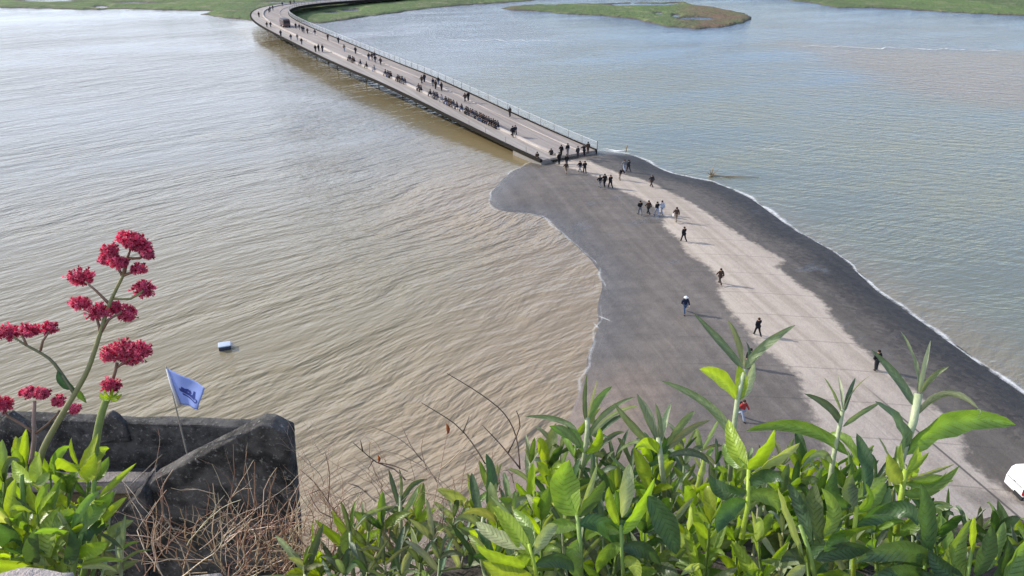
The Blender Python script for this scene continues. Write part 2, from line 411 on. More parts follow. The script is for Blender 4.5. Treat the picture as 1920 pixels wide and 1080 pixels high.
# foam at the waterline and drifting streaks
m, nt, out = newmat('foam_froth'); N = NT(nt); pos = N.pos()
fa = N.noise(pos, 1.1, 6, .75); fb = N.noise(pos, .16, 4, .65)
edge = N.attr('edge')
v = N.math('ADD', N.math('MULTIPLY', fa, .8), N.math('ADD', N.math('MULTIPLY', fb, 1.1), N.math('MULTIPLY', edge, .55)))
al = N.math('MULTIPLY', N.ss(v, 1.16, 1.75), N.attr('dens'))
d = N.n('BsdfDiffuse'); d.inputs[0].default_value = (.74, .73, .70, 1); tr = N.n('BsdfTransparent')
ms = N.n('MixShader'); N.link(al, ms.inputs[0]); N.link(tr.outputs[0], ms.inputs[1]); N.link(d.outputs[0], ms.inputs[2]); N.link(ms.outputs[0], out.inputs[0])
V = []; Fq = []; E = []; D = []
def strip_foam(pts, w0, w1, dens, off=0.0, z=.03, jit=.4):
    base = len(V); n = len(pts)
    for i, p in enumerate(pts):
        t = (pts[min(i + 1, n - 1)] - pts[max(i - 1, 0)]); t.z = 0; t.normalize(); nn = Vector((-t.y, t.x, 0))
        j = off + jit * mnoise.noise((p.x * .3, p.y * .3, 3)); ww = 1 + .8 * mnoise.noise((p.x * .15, p.y * .15, 9))
        fade = min(1, i / 4, (n - 1 - i) / 4)
        for k, (o, e) in enumerate(((-w0 * ww, 0), (0, 1), (w1 * ww, 0))):
            q = p + nn * (o + j); V.append((q.x, q.y, z + (.02 if k == 1 else 0))); E.append(e); D.append(dens * fade)
    for i in range(n - 1):
        for k in range(2):
            a = base + i * 3 + k; Fq.append((a, a + 1, a + 4, a + 3))
strip_foam([p for p in SLs if p.y > 47], .3, .4, .42, 0, .03, 1.0)
strip_foam(SRs, 1.2, .6, .9, 0, .03, .9)
for a, b, wd, dn in (((1340, 274), (1520, 285), .7, .7), ((1440, 84), (1620, 90), 1.6, .45), ((1480, 86), (1930, 97), 1.4, .6), ((800, 74), (1090, 78), 1.6, .5),
                     ((1120, 283), (1190, 286), .5, .9), ((1570, 281), (1760, 290), .4, .4), ((640, 66), (800, 68), 2, .35)):
    A = gp(*a); B = gp(*b); n = max(8, int((B - A).length / 2))
    strip_foam([A.lerp(B, i / n) for i in range(n + 1)], wd * .8, wd * .8, dn * 1.7, 0, .03, 4.0)
# wash thrown up on the left edge of the ramp
for a, b in (((1114, 592), (1150, 606)), ((1110, 604), (1126, 618))):
    A = on_ground(*a); B = on_ground(*b); n = 10
    base = [A.lerp(B, i / n) for i in range(n + 1)]
    b0 = len(V); strip_foam(base, .35, .35, .6, 0, 0.0, .3)
    for q in range(b0, len(V)): V[q] = (V[q][0], V[q][1], ground_z(V[q][0], V[q][1]) + .05)
me = mesh_np('foam', V, Fq); add_attr(me, 'edge', E); add_attr(me, 'dens', D)
link('foam', me, m)['kind'] = 'stuff'

# ------------------------------------------------------------------ salt marsh
pxs = np.concatenate([np.arange(-900, -200, 40), np.arange(-200, 2120, 6), np.arange(2120, 2900, 40)])
pys = np.concatenate([[-149.2, -148.5, -147, -144, -140, -130, -118, -105, -90, -75, -62, -50, -40, -32, -25, -19, -14, -10, -7], np.arange(-5, 60, 1.0)])
GX, GY = np.meshgrid(pxs, pys)
polyA = [(-1500, 12), (0, 13), (60, 14), (130, 16), (180, 17), (230, 15), (330, 18), (402, 19), (376, 25), (420, 32), (470, 36), (520, 40), (570, 39), (600, 42), (640, 37), (700, 28), (780, 17), (860, 9), (960, 3), (1030, -3), (1110, -5), (1400, -5), (1470, -2), (1520, 4), (1570, 13), (1640, 14), (1700, 16), (1780, 22), (1920, 28), (2200, 42), (3500, 60), (3500, -200), (-1500, -200)]
polyB = [(938, 14), (960, 18), (1000, 19), (1060, 25), (1130, 28), (1190, 34), (1250, 48), (1310, 53), (1360, 49), (1400, 39), (1411, 31), (1395, 23), (1340, 12), (1300, 8), (1280, 2), (1250, 3), (1150, 4), (1050, 7), (980, 8)]
PP = np.stack([GX.ravel(), GY.ravel() * 4], 1)
sA = sdf(PP, [(a, b * 4) for a, b in polyA]); sB = sdf(PP, [(a, b * 4) for a, b in polyB])
nzz = vnoise(PP[:, 0], PP[:, 1], .05, 2) * 7 + vnoise(PP[:, 0], PP[:, 1], .16, 5) * 3
sd = np.maximum(sA, sB) + nzz * .6
pools = np.full(len(PP), -99.)
for (x, y, rx, ry) in ((190, 12, 13, 1.6), (90, 0, 60, 1.2), (622, 22, 16, 1.2), (668, 17, 6, 1.2), (655, 18, 14, 1.1), (1305, 34, 34, 2.2), (1200, 7, 60, 1.6), (1262, 6, 14, 1.5), (1235, 24, 8, 1.2), (1268, 28, 7, 1.6), (520, 3, 30, .8), (250, 4, 40, .7)):
    ry *= 1.55
    pools = np.maximum(pools, (1 - np.hypot((PP[:, 0] - x) / rx, (PP[:, 1] / 4 - y) / ry)) * 4 * ry)
sd = np.minimum(sd, np.where(pools > -99, -pools, 99) + 1.2)
VV = np.array([gp(a, b, .35) for a, b in zip(GX.ravel(), GY.ravel())])
hn = vnoise(VV[:, 0], VV[:, 1], .06, 1) * .35 + vnoise(VV[:, 0], VV[:, 1], .2, 4) * .25
VV[:, 2] = np.where(sd > 0, .08 + np.minimum(sd * .07, .55) + hn * np.clip(sd * .2, 0, 1), np.maximum(sd * .25, -1.5))
nx, ny = len(pxs), len(pys); ii = np.arange(nx * ny).reshape(ny, nx)
Q = np.stack([ii[1:, :-1], ii[1:, 1:], ii[:-1, 1:], ii[:-1, :-1]], -1).reshape(-1, 4)
Q = Q[VV[Q, 2].max(1) > -.4]
me = mesh_np('salt_marsh', VV, Q)
add_attr(me, 'inland', np.clip(sd, -5, 30)); add_attr(me, 'islet', sst(sB, -1, 4) * sst(GX.ravel(), 1240, 1330) + .6 * sst(sB, -1, 4) * sst(GX.ravel(), 1010, 960))
m, nt, out = newmat('marsh_grass'); N = NT(nt); pos = N.pos()
f1 = N.noise(N.mapping(pos, scale=(1, .35, 1)), .018, 5, .6); f2 = N.noise(pos, .12, 5, .65); f3 = N.noise(pos, .6, 3, .6)
gcol = N.mix(N.ss(f1, .3, .7), (.085, .112, .050), (.125, .180, .058))
gcol = N.mix(N.ss(f2, .5, .72), gcol, (.20, .19, .11))
gcol = N.mix(N.math('MULTIPLY', N.attr('islet'), N.ss(f2, .25, .6)), gcol, (.15, .10, .065))
mud = N.mix(f2, (.06, .052, .044), (.13, .112, .092))
gcol = N.mix(N.ss(N.math('ADD', N.attr('inland'), N.math('MULTIPLY', f2, 3)), 2.2, 6.5), mud, gcol)
N.principled(out, N.mix(1.0, gcol, N.mix(f3, (.7, .7, .7), (1.3, 1.3, 1.3)), blend='MULTIPLY'), .9, .15, N.bump(N.math('ADD', f3, f2), .8))
link('salt_marsh', me, m)['kind'] = 'structure'

# sea bed and land below everything, one sheet to the horizon
me = mesh_np('ground', [(-30000, -3000, -6), (30000, -3000, -6), (30000, 39000, -6), (-30000, 39000, -6)], [(0, 1, 2, 3)])
link('ground', me, simple('sea_bed_mud', (.2, .17, .13)))['kind'] = 'structure'

# ------------------------------------------------------------------ causeway bridge
def dz_at(d): t = min(1, max(0, (d - 108) / 62)); t2 = min(1, max(0, (d - 305) / 70)); return .95 + 2.75 * t * t * (3 - 2 * t) - 1.5 * t2 * t2 * (3 - 2 * t2)
def on_deck(px, py, up=0.0):
    z = 2.0
    for _ in range(5):
        p = gp(px, py, z); z = dz_at(math.hypot(p.x, p.y)) + up
    return Vector((p.x, p.y, z))
bl = [(1018, 298), (940, 262), (860, 222), (760, 180), (680, 143), (600, 107), (540, 75), (505, 54), (486, 41), (474, 29), (475, 21), (484, 16), (502, 11), (527, 7), (560, 3), (640, -3), (760, -9)]
brp = [(1116, 283), (1050, 249), (960, 208), (870, 172), (800, 142), (730, 112), (660, 82), (600, 60), (560, 46), (530, 34), (516, 25), (517, 18), (530, 13.5), (560, 9), (590, 5.5), (660, 0), (780, -7)]
Ls = spline([on_deck(*p) for p in bl], .7); Rs = spline([on_deck(*p) for p in brp], .7)
def near(p, pts): return min(pts, key=lambda q: (q.x - p.x) ** 2 + (q.y - p.y) ** 2)
ctr = []; last = None
for i in range(0, len(Ls), 24):
    a = Ls[i]; b = near(a, Rs); c = (a + b) / 2
    ctr.append((c, (a - b).length))
wid = [w_ for _, w_ in ctr]
cs = [c for c, _ in ctr]
for _ in range(3): cs = [cs[0]] + [(cs[i - 1] + cs[i] * 2 + cs[i + 1]) / 4 for i in range(1, len(cs) - 1)] + [cs[-1]]
tail = (cs[-1] - cs[-3]).normalized()
cs = spline(cs, 1.6)
cs += [cs[-1] + tail * k * 8 for k in range(1, 30)]
STN = []                                     # stations: centre, tangent, left normal, half width
acc = 0
for i, c in enumerate(cs):
    t = cs[min(i + 1, len(cs) - 1)] - cs[max(i - 1, 0)]; t.z = 0; t.normalize()
    if i: acc += (c - cs[i - 1]).length
    W = 10.4 + 2.4 * min(1, acc / 90)
    STN.append((Vector((c.x, c.y, dz_at(math.hypot(c.x, c.y)))), t, Vector((-t.y, t.x, 0)), W, acc))
def bp_pt(st, fu, du, dz):                     # fu: 0 = left edge, 1 = right edge
    c, t, nl, W, _ = st
    return c + nl * (W / 2 - fu * W - du) + Vector((0, 0, dz))
def loft(mb, prof, closed=True, stn=None):
    stn = stn or STN; n = len(prof)
    V = [bp_pt(s, *p) for s in stn for p in prof]; Fs = []
    for i in range(len(stn) - 1):
        for k in range(n if closed else n - 1):
            k2 = (k + 1) % n
            Fs.append((i * n + k, (i + 1) * n + k, (i + 1) * n + k2, i * n + k2))
    if closed: Fs += [tuple(range(n)), tuple((len(stn) - 1) * n + k for k in range(n))[::-1]]
    mb.add(V, Fs)
def rect(fu, u0, u1, z0, z1, fu2=None):
    fu2 = fu if fu2 is None else fu2
    return [(fu, u0, z0), (fu, u0, z1), (fu2, u1, z1), (fu2, u1, z0)]
def deckmat(name, ca, cb, plank=0.0):
    m, nt, out = newmat(name); N = NT(nt); pos = N.pos()
    f = N.noise(pos, .35, 5, .65); f2 = N.noise(pos, 4, 3, .6)
    c = N.mix(f, ca, cb); c = N.mix(1.0, c, N.mix(f2, (.82, .82, .82), (1.15, 1.15, 1.15)), blend='MULTIPLY')
    ln = N.noise(N.along(pos, 118, .06, 1.7), 1.0, 4, .65)
    c = N.mix(1.0, c, N.mix(N.ss(ln, .3, .7), (.78, .77, .76), (1.14, 1.14, 1.13)), blend='MULTIPLY')
    N.principled(out, c, .85, .25, N.bump(f2, .01)); return m
M_road = deckmat('road_surface', (.265, .222, .195), (.335, .288, .258))
M_plank = deckmat('weathered_boards', (.28, .245, .215), (.37, .325, .29))
M_plank2 = deckmat('weathered_boards_brown', (.25, .21, .185), (.33, .285, .255))
M_kerb = deckmat('pale_kerb', (.36, .32, .29), (.50, .45, .41))
M_steel = simple('shade_dark_edge_steel', (.024, .021, .017), .95, .05, .4, 1.5)  # very dark base colour stands in for shade under the deck overhang
M_rail = simple('pale_galvanised_steel', (.48, .48, .47), .5, .5, .1, 3)
M_post = simple('grey_post_steel', (.20, .19, .18), .5, .5, .2, 3)
BR = tag(empty('causeway_bridge', STN[0][0]), 'long low pale boarded causeway bridge curving over the water to the far marsh', 'bridge')
mb = MB(); loft(mb, rect(0, -.18, .28, -.34, .06)); mb.build('edge_beam', M_steel, BR)
mb = MB(); loft(mb, rect(1, -.28, .12, -.85, .14)); mb.build('edge_beam', M_steel, BR)
mb = MB(); loft(mb, rect(0, .285, -.005, -.25, 0, .31)); mb.build('boarded_walkway', M_plank, BR)
mb = MB(); loft(mb, rect(.31, 0, .34, -.20, .36)); mb.build('kerb_bench', M_kerb, BR)
mb = MB(); loft(mb, rect(.31, .345, -.005, -.25, .03, .74)); mb.build('roadway', M_road, BR)
mb = MB(); loft(mb, rect(.74, 0, .16, -.20, .14)); mb.build('kerb', M_kerb, BR)
mb = MB(); loft(mb, rect(.74, .165, -.285, -.25, 0, 1)); mb.build('boarded_walkway', M_plank2, BR)
mb = MB(); loft(mb, [(0, 1.8, -.30), (1, -1.8, -.30), (1, -2.4, -.95), (0, 2.4, -.95)]); mb.build('girder', M_steel, BR)
mb = MB(); loft(mb, rect(0, .10, -.1, -3.2, -.26, 1), True, STN[:6]); mb.build('abutment', simple('abutment_concrete', (.22, .2, .18), .9, .2, .25, 1.2), BR)
rl = MB()
for k in range(7): loft(rl, rect(1, -.05, -.02, 0.18 + k * .165, .202 + k * .165))
loft(rl, rect(1, -.07, .01, 1.27, 1.32))
rl.build('railing', M_rail, BR)
nextp = 0; npost = 0
for s in STN:
    if s[4] >= nextp and npost < 100:
        nextp = s[4] + 3.1; npost += 1
        p = MB(); b = bp_pt(s, 1, .06, .02); p.tube([b, b + Vector((0, 0, 1.42))], [.075, .06], 6)
        p.build('railing_post', M_post, BR)
nextp = 3.0
for i, s in enumerate(STN[:14]):
    if s[4] >= nextp:
        nextp = s[4] + 4.5; p = MB(); b = bp_pt(s, 0, .05, .1); p.tube([b, b + Vector((0, 0, .95))], .035, 6); p.build('edge_post', M_post, BR)
M_pile = simple('silt_stained_steel', (.11, .09, .05), .9, .1, .3, 2)
nextp = 14; np_ = 0
for s in STN:
    if s[4] >= nextp and np_ < 92:
        nextp = s[4] + 19; np_ += 2
        for fu in (.38, .62):
            p = MB(); b = bp_pt(s, fu, 0, -1.2); p.tube([b, Vector((b.x, b.y, -2.5))], .10, 8, False); p.build('pillar', M_pile, BR, True)

# ------------------------------------------------------------------ people
def skin_me(name, verts, edges, radii, sub=1):
    me = bpy.data.meshes.new(name); me.from_pydata([tuple(v) for v in verts], edges, [])
    o = bpy.data.objects.new(name, me); COL.objects.link(o)
    md = o.modifiers.new('skin', 'SKIN')
    if not me.skin_vertices: me.attributes.update() if hasattr(me.attributes, 'update') else None
    sv = me.skin_vertices[0].data
    for i, r in enumerate(radii):
        sv[i].radius = (r, r) if not isinstance(r, tuple) else r
        sv[i].use_root = (i == 0)
    md.use_smooth_shade = True
    if sub:
        sm = o.modifiers.new('sub', 'SUBSURF'); sm.levels = sub; sm.render_levels = sub
    dg = bpy.context.evaluated_depsgraph_get(); dg.update()
    r = bpy.data.meshes.new_from_object(o.evaluated_get(dg)); r.name = name
    bpy.data.objects.remove(o); bpy.data.meshes.remove(me)
    r.polygons.foreach_set('use_smooth', [True] * len(r.polygons)); r.update()
    return r
def joints(pose):
    J = {}
    st = pose.get('stride', .3); sit = pose.get('sit', False); lean = pose.get('lean', .03); arm = pose.get('arm', .3); bend = pose.get('bend', .25)
    hip = Vector((0, 0, .93)); J['hip'] = hip
    for s, n in ((-1, 'L'), (1, 'R')):
        h = hip + Vector((s * .09, 0, -.02)); a = st * s
        if sit: a = 1.45; kb = 1.5
        else: kb = .12 if a > 0 else .12 + abs(a) * .9
        k = h + .44 * Vector((s * (.05 if sit else 0), math.sin(a), -math.cos(a))); b = a - kb
        an = k + .43 * Vector((0, math.sin(b), -math.cos(b)))
        J['h' + n], J['k' + n], J['a' + n] = h, k, an
        J['t' + n] = an + Vector((s * .02, .14, -.05))
    up = Vector((0, math.sin(lean), math.cos(lean)))
    J['waist'] = hip + up * .20; J['chest'] = hip + up * .40; J['neck'] = hip + up * .57; J['head'] = hip + up * .70 + Vector((0, .02, 0)); J['top'] = hip + up * .80 + Vector((0, .01, 0))
    for s, n in ((-1, 'L'), (1, 'R')):
        sh = hip + up * .50 + Vector((s * .18, 0, 0)); a = -arm * s + lean
        if sit: a = .45
        e = sh + .29 * Vector((s * .16, math.sin(a), -math.cos(a))).normalized(); b = a + (bend if not sit else .8)
        wr = e + .25 * Vector((s * .02, math.sin(b), -math.cos(b)))
        if pose.get('pockets'): wr = e + .24 * Vector((-s * .45, .75, -.45)).normalized()
        J['s' + n], J['e' + n], J['w' + n] = sh, e, wr
        J['f' + n] = wr + (wr - e).normalized() * .13
    dz = .075 - min(J['aL'].z, J['aR'].z)
    if sit: dz = .50 - hip.z
    for k in J: J[k] = J[k] + Vector((0, 0, dz))
    return J
def body_parts(pose, coat=False):
    J = joints(pose)
    def sk(name, names, chains, rad, sub=1):
        idx = {n: i for i, n in enumerate(names)}
        return skin_me(name, [J[n] for n in names], [(idx[a], idx[b]) for a, b in chains], rad, sub)
    P_ = {}
    P_['body'] = sk('person_body', ['waist', 'chest', 'neck', 'head', 'top', 'sL', 'eL', 'wL', 'fL', 'sR', 'eR', 'wR', 'fR', 'hip', 'hL', 'kL', 'aL', 'tL', 'hR', 'kR', 'aR', 'tR'],
        [('waist', 'chest'), ('chest', 'neck'), ('neck', 'head'), ('head', 'top'), ('chest', 'sL'), ('sL', 'eL'), ('eL', 'wL'), ('wL', 'fL'), ('chest', 'sR'), ('sR', 'eR'), ('eR', 'wR'), ('wR', 'fR'),
         ('waist', 'hip'), ('hip', 'hL'), ('hL', 'kL'), ('kL', 'aL'), ('aL', 'tL'), ('hip', 'hR'), ('hR', 'kR'), ('kR', 'aR'), ('aR', 'tR')],
        [.11, .12, .055, .10, .075, .06, .042, .032, .036, .06, .042, .032, .036, .11, .075, .055, .04, .035, .075, .055, .04, .035], 1)
    jn = ['waist', 'chest', 'neck', 'sL', 'eL', 'wL', 'sR', 'eR', 'wR', 'hip']
    P_['jacket'] = sk('person_jacket', jn, [('waist', 'chest'), ('chest', 'neck'), ('chest', 'sL'), ('sL', 'eL'), ('eL', 'wL'), ('chest', 'sR'), ('sR', 'eR'), ('eR', 'wR'), ('waist', 'hip')],
        [(.185, .15), (.20, .155), (.085, .085), .095, .078, .062, .095, .078, .062, (.20, .165)], 1)
    P_['trousers'] = sk('person_trousers', ['hip', 'hL', 'kL', 'aL', 'hR', 'kR', 'aR'], [('hip', 'hL'), ('hL', 'kL'), ('kL', 'aL'), ('hip', 'hR'), ('hR', 'kR'), ('kR', 'aR')],
        [(.15, .14), .11, .082, .07, .11, .082, .07], 1)
    for n in 'LR':
        a = J['a' + n]; t = J['t' + n]
        m_ = MB(); m_.ico(((a + t) / 2) + Vector((0, -.02, .0)), 1, (.055, .14, .055)); P_['shoe' + n] = m_.mesh('person_shoe', True)
    m_ = MB(); h = J['head']; m_.ico(h + Vector((0, -.025, .035)), 1, (.112, .115, .12), 2)
    P_['hair'] = m_.mesh('person_hair', True)
    m_ = MB(); c = J['chest'] + Vector((0, -.22, -.06)); m_.ico(c, 1, (.15, .11, .22), 2); P_['pack'] = m_.mesh('backpack', True)
    m_ = MB(); c = J['wL'] + Vector((-.04, .02, -.22)); m_.box(c, (.08, .26, .30)); m_.tube([c + Vector((0, -.08, .15)), J['fL'], c + Vector((0, .08, .15))], .01, 4); P_['bag'] = m_.mesh('hand_bag')
    m_ = MB(); m_.ico(h + Vector((0, -.015, .05)), 1, (.125, .13, .115), 2); m_.tube([h + Vector((0, 0, .05)), h + Vector((0, 0, .03))], [.15, .19], 12); P_['hat'] = m_.mesh('sun_hat', True)
    return P_
POSES = {'walk': body_parts(dict(stride=.42, arm=.45)), 'walk2': body_parts(dict(stride=-.34, arm=-.3, pockets=True)), 'stand': body_parts(dict(stride=.05, arm=.05, bend=.15)),
         'stoop': body_parts(dict(stride=.22, arm=.2, lean=.5, bend=.6)), 'sit': body_parts(dict(sit=True, lean=.12))}
CL = {}
def cloth(c):
    if c not in CL: CL[c] = simple('cloth_%d' % len(CL), c, .9, .2, .3, 14)
    return CL[c]
SKIN = simple('skin', (.45, .28, .2), .6, .3, .1, 8)
BLACK = (.012, .012, .014); NAVY = (.015, .02, .04); CHAR = (.03, .03, .034); BROWN = (.06, .038, .028); JEAN = (.07, .10, .17); PALEJ = (.25, .28, .35); KHAKI = (.22, .16, .11); WHITE = (.7, .7, .7); RED = (.30, .035, .03); GREY = (.16, .16, .17); SKYB = (.36, .39, .45)
HAIRS = [(.02, .014, .01), (.05, .03, .018), (.012, .01, .009), (.10, .08, .07)]
def set_mat(o, m):
    o.data.materials.clear() if False else None
    if not o.data.materials: o.data.materials.append(m)
    o.material_slots[0].link = 'OBJECT'; o.material_slots[0].material = m
def person(p, face, pose, jacket, legs, label, group=None, extra=(), h=1.0, hair=None, extracol=None):
    o = empty('person', p, face); o.scale = (h * 1.16, h * 1.14, h)
    PP_ = POSES[pose]
    def ch(k, name, m):
        c = bpy.data.objects.new(name, PP_[k]); COL.objects.link(c); c.parent = o; set_mat(c, m); return c
    ch('body', 'body', SKIN); ch('jacket', 'jacket', cloth(jacket)); ch('trousers', 'trousers', cloth(legs))
    for n in 'LR': ch('shoe' + n, 'shoe', cloth(BLACK))
    if 'hat' in extra: ch('hat', 'hat', cloth(WHITE))
    else: ch('hair', 'hair', cloth(hair or rnd.choice(HAIRS)))
    if 'pack' in extra: ch('pack', 'backpack', cloth(extracol or CHAR))
    tag(o, label, 'person', group)
    if 'bag' in extra:
        b = bpy.data.objects.new('hand_bag', PP_['bag']); COL.objects.link(b); b.matrix_world = Matrix.Translation(p) @ Matrix.Rotation(face, 4, 'Z'); set_mat(b, cloth(extracol or WHITE))
        tag(b, 'white bag carried by the brown clad walker at the right end of five', 'bag')
    return o
G1 = 'people walking on the ramp'
AW, TO = 0.35, math.pi + .35                         # facing away along the ramp / towards the camera
W1 = [  # px, py (feet), facing, pose, jacket, legs, label
 (1349, 533, AW, 'walk', BROWN, BROWN, 'person in dark brown walking alone where the pale dry strip meets the wet concrete', (), None),
 (1283, 588, TO, 'walk', NAVY, JEAN, 'person in a dark jacket, blue jeans and white hat alone on the wet left side', ('hat',), None),
 (1419, 629, AW, 'walk2', BLACK, BLACK, 'person in black striding alone on the pale dry concrete above the tall leafy shoots', (), None),
 (1403, 690, TO, 'stand', BLACK, BLACK, 'person in black half hidden behind a twisted leaf, long shadow on wet concrete', (), None),
 (1641, 694, AW, 'stand', BLACK, CHAR, 'person in black at the right edge of the pale strip beside a tall leaf', (), None),
 (1390, 787, TO, 'walk', RED, PALEJ, 'person in dark red top and pale jeans just above the leaves, nearest walker seen whole', ('pack',), BLACK),
 (1763, 991, AW, 'stand', BLACK, BLACK, 'person in black mostly hidden by dark leaves at the bottom right', (), None),
 (1281, 453, AW, 'walk2', BLACK, BLACK, 'person in black walking alone in the middle of the pale strip', (), None),
 (1267, 416, AW, 'walk', BROWN, KHAKI, 'person in brown with a white bag, right end of the loose row of five', ('bag',), WHITE),
 (1240, 402, AW, 'walk', SKYB, PALEJ, 'person in pale blue clothes beside a dark companion in the row of five', (), None),
 (1231, 405, AW, 'walk2', BLACK, PALEJ, 'person in black jacket and pale trousers right beside the pale blue companion', (), None),
 (1215, 402, AW, 'walk', BROWN, CHAR, 'person in dark brown jacket second from left in the row of five', (), None),
 (1199, 403, AW, 'walk2', BLACK, GREY, 'person in black jacket at the left end of the row of five', (), None),
 (1221, 351, AW, 'walk', CHAR, BROWN, 'person alone on the right edge of the pale strip with brown legs', (), None),
 (1162, 337, TO, 'stoop', BLACK, KHAKI, 'person leaning forward with brown trousers on the pale strip', (), None),
 (1170, 321, AW, 'walk', GREY, PALEJ, 'thin person in grey beside a darker companion near the dark right sand', (), None),
 (1178, 322, AW, 'walk2', CHAR, CHAR, 'person in dark clothes right of the thin grey companion near the dark sand', (), None),
 (1144, 353, AW, 'walk2', BLACK, BLACK, 'stout person in black at the right end of three abreast', (), None),
 (1133, 351, AW, 'walk', BLACK, BLACK, 'person in black in the middle of three walking abreast', (), None),
 (1124, 352, AW, 'walk', BLACK, GREY, 'slim person in black at the left end of three abreast', (), None),
 (1096, 325, AW, 'walk2', BLACK, BLACK, 'right one of two people in black close together on the pale strip', (), None),
 (1087, 323, AW, 'walk', BLACK, GREY, 'left one of two people in black close together on the pale strip', (), None),
 (1061, 326, AW, 'walk', BROWN, KHAKI, 'person in brown stepping onto the wet concrete left of the pair in black', (), None),
 (1062, 312, AW, 'stand', BLACK, CHAR, 'person in black standing directly behind the brown walker near the bridge end', (), None),
 (1048, 308, AW, 'stand', BLACK, BLACK, 'stocky person in black left of the pale patch at the bridge end', (), None),
 (1033, 300, AW, 'walk', CHAR, CHAR, 'person in dark clothes at the left corner of the bridge end', (), None),
 (1007, 306, TO, 'walk2', BROWN, CHAR, 'person at the waterline just below the left end of the bridge', (), None),
]
for px, py, fc, po, jk, lg, lb, ex, ec in W1:
    person(on_ground(px, py), fc + rnd.uniform(-.3, .3), po, jk, lg, lb, G1, ex, rnd.uniform(.96, 1.06), None, ec)
G2 = 'people walking on the bridge'
W2 = [
 (1052, 293, AW, 'walk', BLACK, BLACK, 'tall person in black at the left of the four on the bridge threshold'),
 (1064, 291, AW, 'stand', BLACK, GREY, 'person in black second from left on the bridge threshold'),
 (1083, 296, AW, 'stand', CHAR, CHAR, 'person in charcoal third from left on the bridge threshold'),
 (1095, 294, AW, 'stoop', BLACK, BLACK, 'short stooping person on the bridge threshold near the railing end'),
 (1102, 288, AW, 'stand', BROWN, BROWN, 'person in brown against the last railing post at the near end'),
 (961, 257, TO, 'walk', BLACK, BLACK, 'left of two people in black walking abreast on the roadway past the seated row'),
 (966, 256, TO, 'walk2', NAVY, BLACK, 'right of two people in black walking abreast on the roadway past the seated row'),
 (956, 219, AW, 'stand', BROWN, CHAR, 'person standing alone at the pale railing towards the near end of the bridge'),
]
for px, py, fc, po, jk, lg, lb in W2:
    person(on_deck(px, py), fc + rnd.uniform(-.3, .3), po, jk, lg, lb, G2, (), rnd.uniform(.97, 1.06))

# the small figures farther along the bridge: one mesh each
def merged(pose, cols):
    PP_ = POSES[pose]; V = []; Fs = []; mi = []
    for k, ci in (('body', 0), ('jacket', 1), ('trousers', 2), ('hair', 3)):
        me = PP_[k]; b = len(V); V += [v.co.copy() for v in me.vertices]
        for p in me.polygons: Fs.append(tuple(i + b for i in p.vertices)); mi.append(ci)
    me = bpy.data.meshes.new('person'); me.from_pydata([tuple(v) for v in V], [], Fs); me.polygons.foreach_set('material_index', mi)
    me.polygons.foreach_set('use_smooth', [True] * len(Fs)); me.update()
    for c in [SKIN] + [cloth(c) for c in cols]: me.materials.append(c)
    return me
FAR = {po: [merged(po, c) for c in ((BLACK, BLACK, HAIRS[0]), (CHAR, NAVY, HAIRS[1]), (NAVY, GREY, HAIRS[2]), (BROWN, CHAR, HAIRS[0]), (BLACK, JEAN, HAIRS[1]))] for po in ('walk', 'stand', 'sit')}
PALE_P = merged('stand', (KHAKI, PALEJ, HAIRS[3])); PALE_S = merged('sit', (GREY, PALEJ, HAIRS[3]))
def nearest_station(p): return min(STN, key=lambda s: (s[0].x - p.x) ** 2 + (s[0].y - p.y) ** 2)
def far_person(px, py, sit, label, group, pale=False):
    if sit:
        p = on_deck(px, py, .2); s = nearest_station(p); q = p - s[0]; along = q.dot(s[1])
        c = bp_pt(s, .31, .12, .36) + s[1] * along
        me = PALE_S if pale else rnd.choice(FAR['sit']); face = math.atan2(s[2].y, s[2].x) - math.pi / 2 + rnd.uniform(-.3, .3); p = c - Vector((0, 0, .36))
    else:
        p = on_deck(px, py); s = nearest_station(p); me = PALE_P if pale else rnd.choice(FAR[rnd.choice(('walk', 'stand'))])
        face = math.atan2(s[1].y, s[1].x) - math.pi / 2 + rnd.choice((0, math.pi)) + rnd.uniform(-.3, .3)
    o = bpy.data.objects.new('person', me); COL.objects.link(o); o.location = p; o.rotation_euler = (0, 0, face); k = rnd.uniform(.97, 1.06); o.scale = (k * 1.12, k * 1.12, k)
    tag(o, label, 'person', group)
sitters = [
 ('dark figure in the tightly packed nearest end of the seated row on the kerb', 'packed near end of the seated row',
  [(870, 215), (875, 217), (880, 219), (884, 221), (889, 222), (893, 225), (897, 226), (901, 228), (905, 229), (908, 231), (912, 233), (916, 235), (920, 237), (924, 239), (928, 241)]),
 ('dark figure sitting low in the loose middle of the seated row on the kerb', 'loose middle of the seated row',
  [(827, 198), (832, 199), (836, 200), (840, 202), (847, 205), (853, 210), (862, 214), (866, 215)]),
 ('dark figure in the small knot sitting left of the single pale sitter', 'knot of sitters left of the pale one', [(797, 185), (801, 187), (805, 188)]),
 ('one of two dark figures sitting close on the pale kerb with empty kerb both sides', 'pair of sitters with empty kerb around', [(764, 172), (769, 174)]),
 ('dark figure in the sitting group of five midway along the bridge kerb', 'sitting group of five', [(729, 154), (734, 156), (738, 157), (742, 159), (725, 153)]),
 ('dark figure in the sitting group of four beyond the five on the kerb', 'sitting group of four', [(700, 143), (704, 145), (708, 146), (713, 147)]),
 ('dark figure in the clump of sitters farthest along the bridge kerb', 'far clump of sitters', [(632, 114), (636, 115), (640, 117), (644, 118)])]
for lb, gr, pts in sitters:
    for px, py in pts: far_person(px, py, True, lb, gr)
